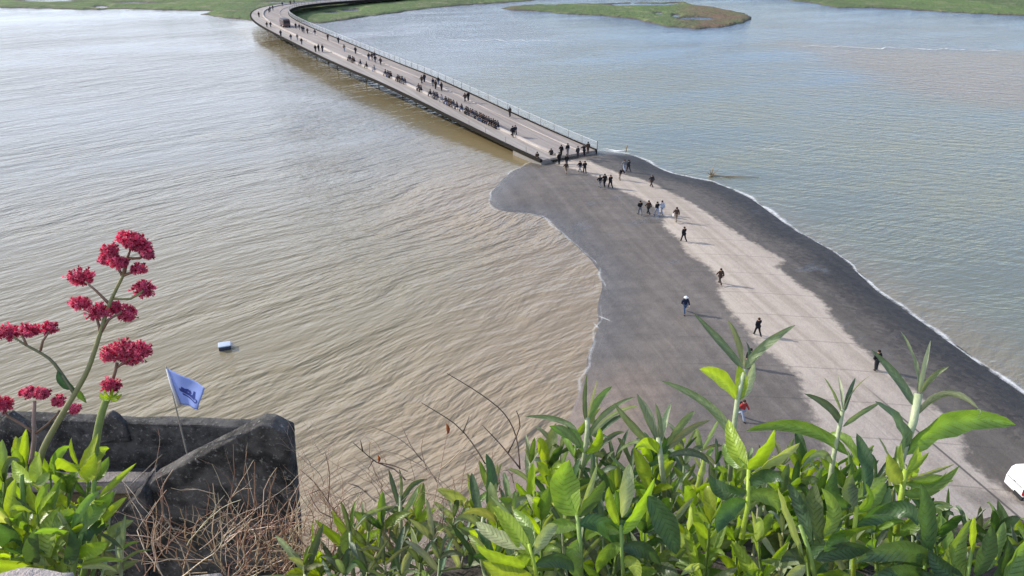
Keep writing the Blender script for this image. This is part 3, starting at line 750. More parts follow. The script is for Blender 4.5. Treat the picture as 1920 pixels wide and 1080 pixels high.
for px, py, lb, pale in ((790, 182, 'single dark sitter just beyond the small knot on the kerb', 0), (812, 192, 'pale clad sitter alone on the kerb in a gap of the dark row', 1), (819, 196, 'single dark sitter just nearer than the pale clad sitter', 0),
                         (657, 123, 'lone dark sitter just nearer than the far clump', 0), (667, 128, 'lone dark sitter second nearer than the far clump', 0), (680, 134, 'faint grey sitter alone between far clump and group of four', 1)):
    far_person(px, py, True, lb, 'single sitters on the kerb', bool(pale))
walkers = [
 ('one of the two walkers by the railing just beyond the group of four', 'pair of walkers by the railing', [(791, 158), (796, 155)]),
 ('one of the group of four walking by the railing midway along the bridge', 'four walkers by the railing', [(812, 163), (817, 168), (822, 160), (828, 171)]),
 ('one of two walkers by the railing nearer than the group of four', 'near pair by the railing', [(872, 192), (878, 190)]),
 ('one of the knot of five by the railing halfway to the bend', 'knot of five by the railing', [(692, 114), (698, 113), (703, 112), (704, 119), (714, 123)]),
 ('one of the two walkers abreast on the left walkway before the bend', 'walkers abreast on the left walkway', [(592, 98), (598, 97), (605, 98)]),
 ('tiny far walker on the left walkway close to the bend', 'far walkers on the left walkway', [(501, 52), (508, 52), (527, 69), (546, 76), (566, 84)]),
 ('tiny figure in the line by the railing just nearer than the shuttle', 'line of figures nearer than the shuttle', [(555, 54), (562, 57), (567, 60), (570, 62), (577, 64), (591, 67)]),
 ('tiny walker in the bend of the bridge beyond the shuttle', 'walkers in the bend', [(486, 33), (507, 22), (505, 25), (512, 20), (530, 13), (545, 10), (552, 8.5)])]
for lb, gr, pts in walkers:
    if 'abreast' in lb: lb = 'one of the three walkers abreast on the left walkway before the bend'
    for px, py in pts: far_person(px, py, False, lb, gr)
for px, py, lb, pale in ((615, 76, 'dark figure alone by the railing, first after the line near the shuttle', 0), (635, 82, 'dark figure alone by the railing, second after the line near the shuttle', 0), (646, 97, 'pale clad figure alone on the right walkway', 1),
                         (667, 102, 'dark figure alone by the railing just beyond the knot of five', 0), (558, 76, 'pale clad walker among dark ones on the left walkway', 1)):
    far_person(px, py, False, lb, 'single walkers on the bridge', bool(pale))

# ------------------------------------------------------------------ shuttle on the bridge
M_glass = simple('dark_glass', (.015, .017, .02), .12, .6, .2, 2)
M_tyre = simple('tyre_rubber', (.015, .015, .015), .85, .2, .2, 6)
M_chrome = simple('wheel_alloy', (.45, .45, .46), .35, .6, .1, 6, metallic=.7)
def bevel_box(c, d, bev, seg=3, taper=1.0, tz=0.0):
    bm = bmesh.new(); bmesh.ops.create_cube(bm, size=1)
    for v in bm.verts:
        k = taper if v.co.z > 0 else 1
        v.co = Vector((v.co.x * d[0] * k, v.co.y * d[1] * (k + tz if v.co.z > 0 else 1), v.co.z * d[2])) + Vector(c)
    bmesh.ops.bevel(bm, geom=bm.edges[:] , offset=bev, segments=seg, affect='EDGES', profile=.6)
    return bm
def bm_obj(name, bm, mat, parent=None, smooth=True):
    me = bpy.data.meshes.new(name); bm.to_mesh(me); bm.free()
    if smooth: me.polygons.foreach_set('use_smooth', [True] * len(me.polygons))
    me.update(); return link(name, me, mat, parent)
def wheel(parent, x, y, r, wd):
    mb = MB(); mb.tube([(x - wd / 2, y, r), (x - wd * .4, y, r), (x + wd * .4, y, r), (x + wd / 2, y, r)], [r * .9, r, r, r * .9], 18)
    t = mb.build('wheel', M_tyre, parent, True, (0, 0, 0))
    mb = MB(); sx = 1 if x > 0 else -1
    mb.tube([(x + sx * wd * .42, y, r), (x + sx * (wd * .5 + .012), y, r)], [r * .62, r * .55], 14); mb.build('rim', M_chrome, t, True, (0, 0, 0))
p = on_deck(535, 50); s = nearest_station(p)
bus = tag(empty('shuttle', p + Vector((0, 0, .03)), math.atan2(s[1].y, s[1].x) - math.pi / 2), 'small dark brown shuttle standing by the railing near the bend', 'shuttle')
bm_obj('body', bevel_box((0, 0, 1.25), (2.1, 5.6, 1.7), .12), simple('shuttle_paint', (.10, .055, .05), .4, .5, .1, 2), bus)
bm_obj('roof', bevel_box((0, 0, 2.22), (1.9, 5.2, .24), .08), simple('shuttle_roof', (.04, .035, .035), .5, .4, .1, 2), bus)
for sx in (-1, 1):
    mb = MB(); mb.box((sx * 1.055, 0, 1.6), (.02, 4.8, .6)); mb.build('side_window', M_glass, bus, origin=(0, 0, 0))
for sy in (-1, 1):
    mb = MB(); mb.box((0, sy * 2.805, 1.55), (1.7, .02, .75)); mb.build('windscreen' if sy > 0 else 'rear_window', M_glass, bus, origin=(0, 0, 0))
    for sx in (-1, 1): wheel(bus, sx * .93, sy * 1.7, .42, .25)

# ------------------------------------------------------------------ white van at the right edge
ra = on_ground(1878, 911); rb = on_ground(1907, 940)
ax = (rb - ra); ax.z = 0; wid_v = 1.74; ax.normalize(); fw = Vector((-ax.y, ax.x, 0))
org = (ra + ax * wid_v / 2); org.z = ground_z(org.x, org.y) + .004
van = tag(empty('parked_van', org, math.atan2(fw.y, fw.x) - math.pi / 2), 'white van with red tail light parked at the right edge of the ramp', 'van')
Mw = simple('white_paint', (.80, .80, .80), .25, .5, .03, 1); Mb = simple('black_trim', (.02, .02, .02), .6, .3, .1, 4); Mr = simple('red_lens', (.16, .008, .010), .2, .5, .2, 9)
def vprof(name, pts, halfw, mat, bev=.07, inset=1.0, parent=van):
    bm = bmesh.new(); n = len(pts)
    A = [bm.verts.new((-halfw * (inset if z > 1.0 else 1), y, z)) for y, z in pts]; B = [bm.verts.new((halfw * (inset if z > 1.0 else 1), y, z)) for y, z in pts]
    bm.faces.new(A[::-1]); bm.faces.new(B)
    for i in range(n): bm.faces.new((A[i], A[(i + 1) % n], B[(i + 1) % n], B[i]))
    bmesh.ops.recalc_face_normals(bm, faces=bm.faces[:])
    bmesh.ops.bevel(bm, geom=bm.edges[:], offset=bev, segments=3, affect='EDGES', profile=.6)
    return bm_obj(name, bm, mat, parent)
vb = vprof('body', [(0.02, .32), (4.15, .32), (4.22, .62), (4.05, .88), (3.3, 1.02), (2.55, 1.68), (2.2, 1.78), (.35, 1.80), (.10, 1.62), (0.0, .95)], .86, Mw, .09, .90)
mb = MB(); mb.box((.50, .03, .40), (.74, .16, .26)); mb.box((0, 4.18, .38), (1.6, .16, .18)); mb.build('bumper', Mb, van, origin=(0, 0, 0))
mb = MB(); mb.box((-.08, .004, 1.02), (1.30, .03, .045)); mb.box((-.02, .012, .60), (.012, .02, .6)); mb.box((-.08, -.004, 1.05), (.16, .02, .05)); mb.build('door_seam', Mb, van, origin=(0, 0, 0))
for sx in (-1, 1):
    mb = MB(); mb.box((.775, .03, .82), (.14, .06, .46)) if sx > 0 else mb.box((-.80, .20, .60), (.10, .06, .10)); mb.build('tail_light', Mr, van, origin=(0, 0, 0))
    mb = MB(); mb.box((sx * .65, 4.12, .70), (.28, .10, .16)); mb.build('headlight', M_rail, van, origin=(0, 0, 0))
    mb = MB(); M_ = Matrix.Rotation(-sx * .12, 3, 'Y'); mb.box((sx * .84, 2.35, 1.30), (.02, .9, .38), M_); mb.build('side_window', M_glass, van, origin=(0, 0, 0))
    mb = MB(); mb.ico((sx * .98, 2.9, 1.08), 1, (.10, .06, .09)); mb.tube([(sx * .84, 2.88, 1.02), (sx * .95, 2.9, 1.06)], .02, 5); mb.build('wing_mirror', Mb, van, True, (0, 0, 0))
    for y in (.78, 3.4): wheel(van, sx * .76, y, .31, .20)
mb = MB(); mb.box((0, 2.93, 1.36), (1.36, .02, .86), Matrix.Rotation(.85, 3, 'X')); mb.build('windscreen', M_glass, van, origin=(0, 0, 0))

# ------------------------------------------------------------------ floating box, branch, marker
fp = gp(422, 653)
fl = tag(empty('floating_box', fp, .35), 'small white topped box with dark sides floating alone in the brown water', 'float')
bm_obj('hull', bevel_box((0, 0, .15), (.98, .80, .42), .08), simple('dark_hull', (.03, .035, .05), .5, .4, .2, 4), fl)
bm_obj('lid', bevel_box((0, 0, .38), (1.02, .84, .10), .04), simple('white_lid', (.40, .45, .52), .4, .4, .1, 4), fl)
mb = MB(); mb.tube([(.5, .2, .3), (.72, .3, .22), (.78, .1, .2), (.5, -.1, .3)], .03, 5); mb.build('handle', M_rail, fl, origin=(0, 0, 0))
Mdw = simple('driftwood', (.30, .22, .13), .85, .2, .3, 5)
b0 = gp(1335, 331, .05); db = tag(empty('driftwood_branch', b0), 'forked yellowish driftwood branch stranded in the foam at the right waterline', 'branch')
mb = MB(); mb.tube([(-.4, 0, .05), (.3, .2, .12), (1.6, -.1, .1), (3.4, -.3, .08), (6.5, -.6, .04)], [.16, .15, .10, .07, .03], 6); mb.build('trunk', Mdw, db, True, (0, 0, 0))
for q in ((-.5, .4, 1.3), (.2, .3, 1.7), (.9, .2, 1.0), (-.9, .1, .7)):
    mb = MB(); mb.tube([(-.1, .05, .08), (q[0] * .5 - .05, q[1] * .6, q[2] * .6), q], [.09, .06, .03], 5); mb.build('limb', Mdw, db, True, (0, 0, 0))
b0 = gp(1173, 284, .05); mk = tag(empty('marker_post', b0), 'short leaning wooden post in the foam beyond the railing end', 'post')
mb = MB(); mb.tube([(0, 0, -.5), (.1, .05, .5), (.22, .1, 1.0)], [.10, .09, .07], 7); mb.build('stake', Mdw, mk, True, (0, 0, 0))
mb = MB(); mb.tube([(-.25, .03, .55), (.35, .12, .7)], .04, 5); mb.build('crosspiece', Mdw, mk, True, (0, 0, 0))

# ------------------------------------------------------------------ stone foreground
def stonemat(name, dark, mid, pale, lichen=(.30, .26, .14), sc=1.0, pamt=.5):
    m, nt, out = newmat(name); N = NT(nt); pos = N.pos()
    a = N.noise(pos, 2.2 * sc, 6, .65); b = N.noise(pos, 14 * sc, 5, .7); c = N.noise(pos, 60 * sc, 4, .7)
    col = N.mix(N.ss(a, .35, .65), dark, mid)
    col = N.mix(N.math('MULTIPLY', N.ss(b, .56, .70), pamt), col, pale)
    col = N.mix(N.math('MULTIPLY', N.ss(N.noise(pos, 16 * sc, 4, .65), .60, .72), .35), col, lichen)
    col = N.mix(1.0, col, N.mix(c, (.65, .65, .65), (1.35, 1.35, 1.35)), blend='MULTIPLY')
    N.principled(out, col, .95, .15, N.bump(N.math('ADD', N.math('MULTIPLY', b, 2.0), c), .02 / sc)); return m
M_dark = stonemat('shade_dark_lichen_stone', (.030, .028, .026), (.130, .120, .110), (.34, .315, .285), (.30, .26, .15), 1.6, .85)  # lichened stone, base colour darkened to carry the shade on the walls
M_cop = stonemat('worn_pale_coping', (.20, .17, .15), (.33, .285, .25), (.42, .38, .33))
M_gran = stonemat('granite_wall_top', (.36, .31, .28), (.50, .44, .40), (.58, .53, .49), (.40, .35, .25), 2.5, .4)
M_floor = stonemat('damp_stone_floor', (.05, .05, .05), (.10, .098, .10), (.16, .15, .15))
def rough_prism(pts_front, thick, mat, name, parent, sub=3, amp=.015, dirv=Vector((0, 1, 0))):
    """outline in a vertical plane, given its thickness, then subdivided and roughened"""
    bm = bmesh.new(); o = parent.location
    A = [bm.verts.new(p - o) for p in pts_front]; B = [bm.verts.new(p - o + dirv * thick) for p in pts_front]
    n = len(A); bm.faces.new(A); bm.faces.new(B[::-1])
    for i in range(n): bm.faces.new((A[i], B[i], B[(i + 1) % n], A[(i + 1) % n]))
    bmesh.ops.recalc_face_normals(bm, faces=bm.faces[:])
    bmesh.ops.bevel(bm, geom=bm.edges[:], offset=.010, segments=1, affect='EDGES')
    bmesh.ops.triangulate(bm, faces=bm.faces[:])
    for _ in range(sub): bmesh.ops.subdivide_edges(bm, edges=[e for e in bm.edges if e.calc_length() > .07], cuts=1, use_grid_fill=True)
    bm.normal_update()
    for v in bm.verts:
        q = v.co + o
        v.co += v.normal * amp * (mnoise.noise(q * 3.1) + .7 * mnoise.noise(q * 9) + .5 * mnoise.noise(q * 21))
    return bm_obj(name, bm, mat, parent)
bz = tag(empty('stone_turret', atY(300, 1000, 5.8)), 'shade darkened lichen stained stone turret top with a sloping end wall at the lower left', 'turret')
YF, YE = 6.25, 5.7
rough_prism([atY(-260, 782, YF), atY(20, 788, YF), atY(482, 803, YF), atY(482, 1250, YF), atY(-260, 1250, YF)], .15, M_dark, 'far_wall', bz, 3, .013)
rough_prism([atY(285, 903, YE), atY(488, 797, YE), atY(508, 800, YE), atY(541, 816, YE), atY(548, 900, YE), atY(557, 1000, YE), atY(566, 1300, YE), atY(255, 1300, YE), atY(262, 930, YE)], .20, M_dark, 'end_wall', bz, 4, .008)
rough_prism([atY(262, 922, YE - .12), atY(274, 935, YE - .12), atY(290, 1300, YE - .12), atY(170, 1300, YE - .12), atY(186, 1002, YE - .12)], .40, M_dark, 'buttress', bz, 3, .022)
rough_prism([atY(-260, 907, YE + .02), atY(284, 905, YE + .02), atY(284, 925, YE + .02), atY(-260, 925, YE + .02)], .16, M_cop, 'coping', bz, 3, .012)
rough_prism([atY(-260, 926, YE + .05), atY(262, 926, YE + .05), atY(262, 1250, YE + .05), atY(-260, 1250, YE + .05)], .14, stonemat('mossy_stone', (.09, .07, .045), (.16, .12, .06), (.2, .17, .12), (.26, .2, .05)), 'low_wall', bz, 2, .015)
zf = atY(240, 884, 6.2).z
mb = MB(); A = atY(-260, 884, 6.2); B = atY(480, 884, 6.2); mb.box(((A.x + B.x) / 2, 6.05, zf - .1), (B.x - A.x, .42, .2)); mb.build('floor_slab', M_floor, bz)
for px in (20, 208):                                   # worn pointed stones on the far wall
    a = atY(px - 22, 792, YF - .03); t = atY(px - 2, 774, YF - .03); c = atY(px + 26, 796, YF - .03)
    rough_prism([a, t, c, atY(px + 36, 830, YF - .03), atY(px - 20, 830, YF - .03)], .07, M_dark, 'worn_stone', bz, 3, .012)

pw = tag(empty('parapet_wall', Vector((0, .6, 31.8))), 'pale granite parapet top along the bottom edge of the picture', 'wall')
def stone(x0, x1, y0, y1, ztop, h):
    c = Vector(((x0 + x1) / 2, (y0 + y1) / 2, ztop - h / 2)); bm = bevel_box((0, 0, 0), (x1 - x0 - .008, y1 - y0, h), .022, 3)
    bmesh.ops.triangulate(bm, faces=bm.faces[:])
    for _ in range(4): bmesh.ops.subdivide_edges(bm, edges=[e for e in bm.edges if e.calc_length() > .035], cuts=1)
    bm.normal_update()
    for v in bm.verts:
        q = v.co + c; v.co += v.normal * .011 * (mnoise.noise(q * 7) + .6 * mnoise.noise(q * 19) + .5 * mnoise.noise(q * 45)); v.co += c - pw.location
    return bm_obj('coping_stone', bm, M_gran, pw)
yo = .80
def ztop_at(px, py): return atY(px, py, yo).z
for a, b, py in ((-700, -240, 1064), (-236, 156, 1058), (160, 268, 1096), (272, 430, 1066), (434, 820, 1096), (824, 1240, 1098), (1244, 1700, 1100), (1704, 2300, 1100), (2304, 2900, 1090)):
    zt = ztop_at(960, py); x0 = atY(a, py, yo).x; x1 = atY(b, py, yo).x
    stone(x0, x1, .42, yo, zt, .34)
# planted bank outside the parapet
gx = np.arange(-3.2, 3.6, .05); gy = np.arange(.55, 3.0, .05); X, Y = np.meshgrid(gx, gy); xr = X.ravel(); yr = Y.ravel()
edge = 1.62 - .65 * np.clip((-.15 - xr) / .35, 0, 1) + .10 * vnoise(xr, yr * 0, 2.3, 1)
z = 32.05 - .62 * (yr - .8) - np.maximum(yr - edge, 0) * 5.0 - .75 * np.clip((-.15 - xr) / .4, 0, 1) * np.clip(yr, 0, 1)
z += .05 * vnoise(xr, yr, 5, 3) + .03 * vnoise(xr, yr, 14, 6)
nx, ny = len(gx), len(gy); ii = np.arange(nx * ny).reshape(ny, nx)
Q = np.stack([ii[:-1, :-1], ii[:-1, 1:], ii[1:, 1:], ii[1:, :-1]], -1).reshape(-1, 4)
me = mesh_np('planted_bank', np.c_[xr, yr, z], Q)
link('planted_bank', me, stonemat('rubbly_soil', (.05, .042, .034), (.12, .10, .082), (.26, .23, .20), (.09, .085, .04), 3.0, .6))['kind'] = 'structure'
# ground between the foot of the walls and the ramp
me = mesh_np('rampart_foot', [(-60, -4, 2), (60, -4, 2), (60, 6, .9), (-60, 6, .9)], [(0, 1, 2, 3)])
link('rampart_foot', me, M_floor)['kind'] = 'structure'

# ------------------------------------------------------------------ flag
YG = 5.98
pb = atY(356, 872, YG); pt = atY(311, 687, YG - .05)
fg = tag(empty('flag', pb), 'pale blue flag with a dark emblem on a thin pole behind the dark turret wall', 'flag')
mb = MB(); mb.tube([pb + Vector((.02, 0, -.3)), pb, pb.lerp(pt, .5), pt], [.008, .008, .007, .005], 7); mb.build('pole', simple('cane_pole', (.30, .27, .22), .6, .3, .2, 20), fg, True)
c00 = atY(313, 690, YG - .05); c01 = atY(385, 727, YG - .30); c10 = atY(338, 757, YG - .03); c11 = atY(372, 767, YG - .22)
nu, nv = 18, 16; V = []; Fs = []
def flagpt(u, v, off=0.0):
    p = (c00.lerp(c01, u)).lerp(c10.lerp(c11, u), v)
    return p + Vector((0, -1, .2)) * (.022 * math.sin(u * 7 + v * 2.2) * u + .012 * math.sin(v * 6 - u * 3) * u + off)
for j in range(nv + 1):
    for i in range(nu + 1): V.append(flagpt(i / nu, j / nv) - fg.location)
for j in range(nv):
    for i in range(nu):
        a = j * (nu + 1) + i; Fs.append((a, a + 1, a + nu + 2, a + nu + 1))
me = bpy.data.meshes.new('flag_cloth'); me.from_pydata([tuple(v) for v in V], [], Fs); me.polygons.foreach_set('use_smooth', [True] * len(Fs))
m, nt, out = newmat('flag_blue'); N = NT(nt)
dd = N.n('BsdfDiffuse'); dd.inputs[0].default_value = (.38, .47, .76, 1); tt = N.n('BsdfTranslucent'); tt.inputs[0].default_value = (.42, .52, .84, 1)
ms = N.n('MixShader'); ms.inputs[0].default_value = .5; N.link(dd.outputs[0], ms.inputs[1]); N.link(tt.outputs[0], ms.inputs[2]); N.link(ms.outputs[0], out.inputs[0])
clo = link('cloth', me, m, fg)
sd = clo.modifiers.new('thick', 'SOLIDIFY'); sd.thickness = .002
mb = MB()
def strokes(path, wdt):
    for k in range(len(path) - 1):
        (u0, v0), (u1, v1) = path[k], path[k + 1]; n = 5
        L = math.hypot(u1 - u0, v1 - v0) + 1e-9; ox, oy = -(v1 - v0) / L * wdt, (u1 - u0) / L * wdt
        for q in range(n):
            ta, tb = q / n, (q + 1) / n
            P4 = [(u0 + (u1 - u0) * ta + ox, v0 + (v1 - v0) * ta + oy), (u0 + (u1 - u0) * tb + ox, v0 + (v1 - v0) * tb + oy), (u0 + (u1 - u0) * tb - ox, v0 + (v1 - v0) * tb - oy), (u0 + (u1 - u0) * ta - ox, v0 + (v1 - v0) * ta - oy)]
            mb.add([flagpt(x, y, .0045) for x, y in P4], [(0, 1, 2, 3)])
strokes([(.22, .50), (.80, .60)], .05); strokes([(.30, .62), (.84, .72)], .028)
strokes([(.30, .42), (.42, .46), (.55, .42), (.62, .50)], .045); strokes([(.70, .56), (.74, .36), (.78, .58)], .03); strokes([(.82, .58), (.90, .62), (.86, .72)], .025)
me2 = mb.mesh('emblem', False, fg.location); eo = link('emblem', me2, simple('flag_dark_blue', (.02, .035, .17), .8, .2, .1, 20), clo)
mb = MB(); q = atY(338, 757, YG - .03); mb.tube([pt.lerp(q, .06) , pt.lerp(q, .5) + Vector((-.004, -.01, 0)), q + Vector((0, -.012, 0))], [.009, .016, .022], 7)
mb.build('sleeve', simple('white_sleeve', (.75, .75, .78), .8, .2, .05, 20), fg, True)

# ------------------------------------------------------------------ plants
M_leaf = leafmat('green_leaf', (.20, .25, .14), .45, (1.35, 1.4, .30), .38, .55)
M_grey = leafmat('felted_leaf', (.40, .43, .34), .30, (1.15, 1.2, .5), .52, .6)
M_stem = leafmat('green_stem', (.2, .22, .12), .1, vein=0.0)
M_bract = leafmat('petal', (.6, .14, .22), .4, (1.3, .7, .9), .6, .3, 0.0)
VIEW = Vector((0, CT, -ST))
def leaf_geo(mb, p0, p1, p2, wd, roll=0.0, fold=.35, tint=(.1, .2, .03), wave=.0, shape='lance', seed=0, ns=9, curl=0.0, twist=None):
    """one leaf blade: bezier midrib, folded along it, with a paler rib"""
    p0, p1, p2 = Vector(p0), Vector(p1), Vector(p2); nc = 5; V = []; C = []; b = len(mb.v)
    twist = rnd.uniform(-.9, .9) if twist is None else twist
    c1 = 2 * p1 - (p0 + p2) / 2                       # so that the curve runs through p1
    for i in range(ns + 1):
        t = i / ns; p = (1 - t) ** 2 * p0 + 2 * t * (1 - t) * c1 + t * t * p2
        tg = 2 * (1 - t) * (c1 - p0) + 2 * t * (p2 - c1)
        tg = tg.normalized() if tg.length > 1e-9 else (p2 - p0).normalized()
        sd_ = tg.cross(-VIEW); sd_ = sd_.normalized() if sd_.length > 1e-4 else Vector((1, 0, 0))
        q = Quaternion(tg, roll + twist * (t - .4)); sd_ = q @ sd_; nm = sd_.cross(tg).normalized()
        u_ = max(0.0, 1 - t)
        if shape == 'ovate': wp = 1.95 * t ** .62 * u_ ** .80
        elif shape == 'long': wp = 1.62 * t ** .45 * u_ ** .66
        else: wp = 1.75 * t ** .55 * u_ ** .75
        wp = max(wp * (1 + .05 * math.sin(seed * 2.7 + t * 13)), .07 if i < ns else .0)
        for k in range(nc):
            s_ = (k - 2) / 2
            off = sd_ * (s_ * wd / 2 * wp) * math.cos(fold * abs(s_)) + nm * (abs(s_) ** 1.3 * wd / 2 * wp * math.sin(fold) - curl * abs(s_) ** 2 * wd * wp)
            off += nm * wave * wd * wp * abs(s_) * math.sin(t * 19 + seed * 3.1 + (1.7 if s_ > 0 else 0))
            mb.bl[len(mb.v) + len(V)] = (t, abs(s_), (seed * .37) % 1)
            V.append(p + off)
            g = 1.28 if k == 2 else (1.0 if k in (1, 3) else .93)
            g *= .92 + .16 * math.sin(t * 31 + abs(s_) * 5) * .5
            C.append((tint[0] * g, tint[1] * g, tint[2] * g))
    Fs = []
    for i in range(ns):
        for k in range(nc - 1):
            a = b + i * nc + k; Fs.append((a, a + 1, a + nc + 1, a + nc))
    mb.v += V; mb.c += C; mb.f += Fs; mb.m += [0] * len(Fs)
def jit(c, a=.2):
    k = 1 + rnd.uniform(-a, a); return tuple(x * k * (1 + rnd.uniform(-.08, .08)) for x in c)
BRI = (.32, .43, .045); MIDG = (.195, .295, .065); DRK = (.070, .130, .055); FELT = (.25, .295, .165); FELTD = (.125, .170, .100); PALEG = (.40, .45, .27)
def shoot(name, label, cat, stem, leaves, depth, mat=M_grey, stemcol=PALEG, group=None, r=(5, 3)):
    """a shoot given by its stem and each of its leaves, every leaf a part"""
    P3 = [at(x, y, depth + dd) for x, y, dd in stem]
    o = tag(empty(name, P3[0]), label, cat, group)
    mb = MB(); mb.col = stemcol; n = len(P3); k = depth / F
    mb.tube(P3, [(r[0] + (r[1] - r[0]) * i / max(1, n - 1)) * k for i in range(n)], 7); mb.build('stem', M_stem, o, True)
    for i, L in enumerate(leaves):
        (x0, y0), (x1, y1), (x2, y2), wpx, tint = L[:5]; opt = L[5] if len(L) > 5 else {}
        dd = opt.get('d', rnd.uniform(-.06, .06))
        mb = MB()
        leaf_geo(mb, at(x0, y0, depth), at(x1, y1, depth + dd * .5), at(x2, y2, depth + dd), wpx * k * (1.0 if opt.get('mat') else .84), opt.get('roll', rnd.uniform(-.5, .5)), opt.get('fold', rnd.uniform(.2, .55)), jit(tint, .08), opt.get('wave', .05), opt.get('shape', 'long'), i, 12, opt.get('curl', 0))
        mb.build('leaf', opt.get('mat', mat), o, True)
    return o
GL = 'tall leafy shoots in front of the ramp'
bright = dict(mat=M_leaf, shape='ovate')
shoot('leafy_shoot', 'tallest grey green shoot in front of the ramp, leaf tips spread like a star', 'shoot', [(1368, 900, .05), (1376, 800, 0), (1383, 748, 0), (1396, 692, 0)], [
    ((1392, 692), (1352, 642), (1300, 586), 24, FELTD), ((1395, 690), (1384, 640), (1364, 600), 19, FELT), ((1398, 692), (1432, 650), (1492, 609), 27, FELT, dict(wave=.15)),
    ((1383, 750), (1350, 708), (1311, 692), 40, BRI, bright), ((1385, 748), (1405, 712), (1413, 676), 38, PALEG), ((1384, 752), (1390, 715), (1383, 685), 34, BRI, bright), ((1372, 830), (1330, 762), (1236, 713), 30, FELT),
    ((1398, 694), (1404, 664), (1398, 640), 14, FELTD)], 1.42, r=(5, 5), group=GL)
shoot('leafy_shoot', 'slim pale stemmed shoot with narrow leaves right of the bright pointed leaf', 'shoot', [(1552, 930, 0), (1562, 860, 0), (1574, 800, 0), (1580, 768, 0)], [
    ((1576, 796), (1553, 762), (1508, 738), 24, FELTD), ((1577, 772), (1562, 738), (1545, 708), 12, FELT), ((1580, 770), (1578, 735), (1572, 703), 11, PALEG), ((1583, 772), (1592, 738), (1604, 708), 15, FELTD),
    ((1580, 800), (1612, 776), (1652, 754), 17, FELT), ((1590, 853), (1502, 802), (1398, 808), 34, MIDG, dict(mat=M_leaf)), ((1560, 870), (1535, 850), (1500, 880), 22, FELT), ((1582, 772), (1598, 735), (1632, 703), 7, PALEG)], 1.45, r=(5, 4), group=GL)
shoot('leafy_shoot', 'tall pale stemmed shoot at the right with one broad leaf reaching right', 'shoot', [(1680, 900, 0), (1695, 845, 0), (1713, 790, 0), (1722, 738, 0)], [
    ((1714, 762), (1682, 708), (1634, 655), 26, FELTD), ((1720, 738), (1716, 680), (1688, 620), 13, FELT, dict(wave=.2)), ((1723, 736), (1732, 690), (1745, 638), 15, PALEG), ((1726, 738), (1746, 708), (1780, 687), 19, FELT),
    ((1716, 782), (1775, 738), (1836, 768), 24, FELT, dict(curl=.3)), ((1700, 852), (1785, 792), (1905, 797), 66, MIDG, dict(mat=M_leaf, wave=.09, roll=.25, fold=.25)), ((1694, 852), (1688, 800), (1640, 752), 46, FELTD, dict(wave=.12)),
    ((1832, 768), (1838, 772), (1830, 785), 6, PALEG)], 1.38, r=(6, 8), group=GL)
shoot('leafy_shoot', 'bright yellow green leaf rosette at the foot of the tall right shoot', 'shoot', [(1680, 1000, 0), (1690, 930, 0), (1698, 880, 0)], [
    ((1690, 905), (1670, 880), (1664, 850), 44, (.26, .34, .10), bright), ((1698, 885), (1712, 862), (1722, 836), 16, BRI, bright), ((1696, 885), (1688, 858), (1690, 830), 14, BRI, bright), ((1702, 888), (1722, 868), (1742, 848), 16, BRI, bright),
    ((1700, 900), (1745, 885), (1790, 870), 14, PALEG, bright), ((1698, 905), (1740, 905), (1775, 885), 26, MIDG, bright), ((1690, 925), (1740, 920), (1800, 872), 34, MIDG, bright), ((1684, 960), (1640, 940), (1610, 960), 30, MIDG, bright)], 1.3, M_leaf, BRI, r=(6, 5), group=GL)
shoot('leafy_shoot', 'grey green shoot with one upright dark leaf, leftmost over the wet concrete', 'shoot', [(1088, 900, .05), (1098, 840, 0), (1102, 800, 0), (1101, 782, 0)], [
    ((1099, 790), (1096, 745), (1101, 700), 15, FELTD), ((1103, 788), (1120, 752), (1148, 724), 24, MIDG), ((1100, 790), (1110, 750), (1120, 712), 9, PALEG), ((1104, 812), (1140, 770), (1192, 744), 17, FELT), ((1106, 818), (1152, 776), (1196, 762), 15, PALEG),
    ((1082, 806), (1040, 785), (984, 781), 18, FELT), ((1090, 840), (1062, 810), (1040, 800), 24, FELTD), ((1096, 850), (1080, 820), (1068, 790), 28, MIDG), ((1098, 850), (1120, 830), (1124, 800), 26, BRI, bright)], 1.45, r=(4.5, 5), group=GL)
shoot('leafy_shoot', 'bushy grey green tuft of many narrow leaves left of the tallest shoot', 'shoot', [(1246, 930, .04), (1240, 870, 0), (1234, 820, 0)], [
    ((1225, 840), (1188, 800), (1150, 754), 26, FELT), ((1232, 826), (1212, 780), (1194, 738), 28, FELT), ((1230, 830), (1222, 790), (1206, 750), 24, FELTD), ((1240, 828), (1246, 790), (1258, 756), 20, PALEG), ((1250, 836), (1278, 795), (1304, 770), 24, FELT),
    ((1254, 842), (1290, 806), (1332, 788), 22, FELT), ((1240, 852), (1196, 828), (1156, 852), 16, PALEG, dict(curl=.2)), ((1238, 850), (1215, 830), (1190, 840), 30, BRI, bright), ((1252, 856), (1300, 850), (1330, 870), 26, FELTD), ((1238, 830), (1236, 790), (1228, 755), 18, FELT)], 1.42, r=(5, 5), group=GL)
GS = 'small grey green shoots over the brown shallows'
shoot('grey_shoot', 'small grey green shoot with drooping leaf at the middle of the lower edge', 'shoot', [(760, 1060, 0), (752, 990, 0), (750, 930, 0)], [
    ((748, 950), (738, 912), (729, 880), 15, FELTD), ((751, 940), (752, 905), (748, 878), 10, FELT), ((752, 950), (770, 912), (802, 899), 18, FELTD), ((753, 966), (774, 935), (784, 912), 17, PALEG), ((745, 965), (720, 955), (718, 990), 14, FELTD), ((750, 980), (740, 1000), (752, 1030), 16, FELT),
    ((760, 1020), (800, 985), (862, 1008), 34, FELT, dict(curl=.2)), ((748, 960), (700, 958), (668, 990), 13, PALEG)], 1.75, group=GS)
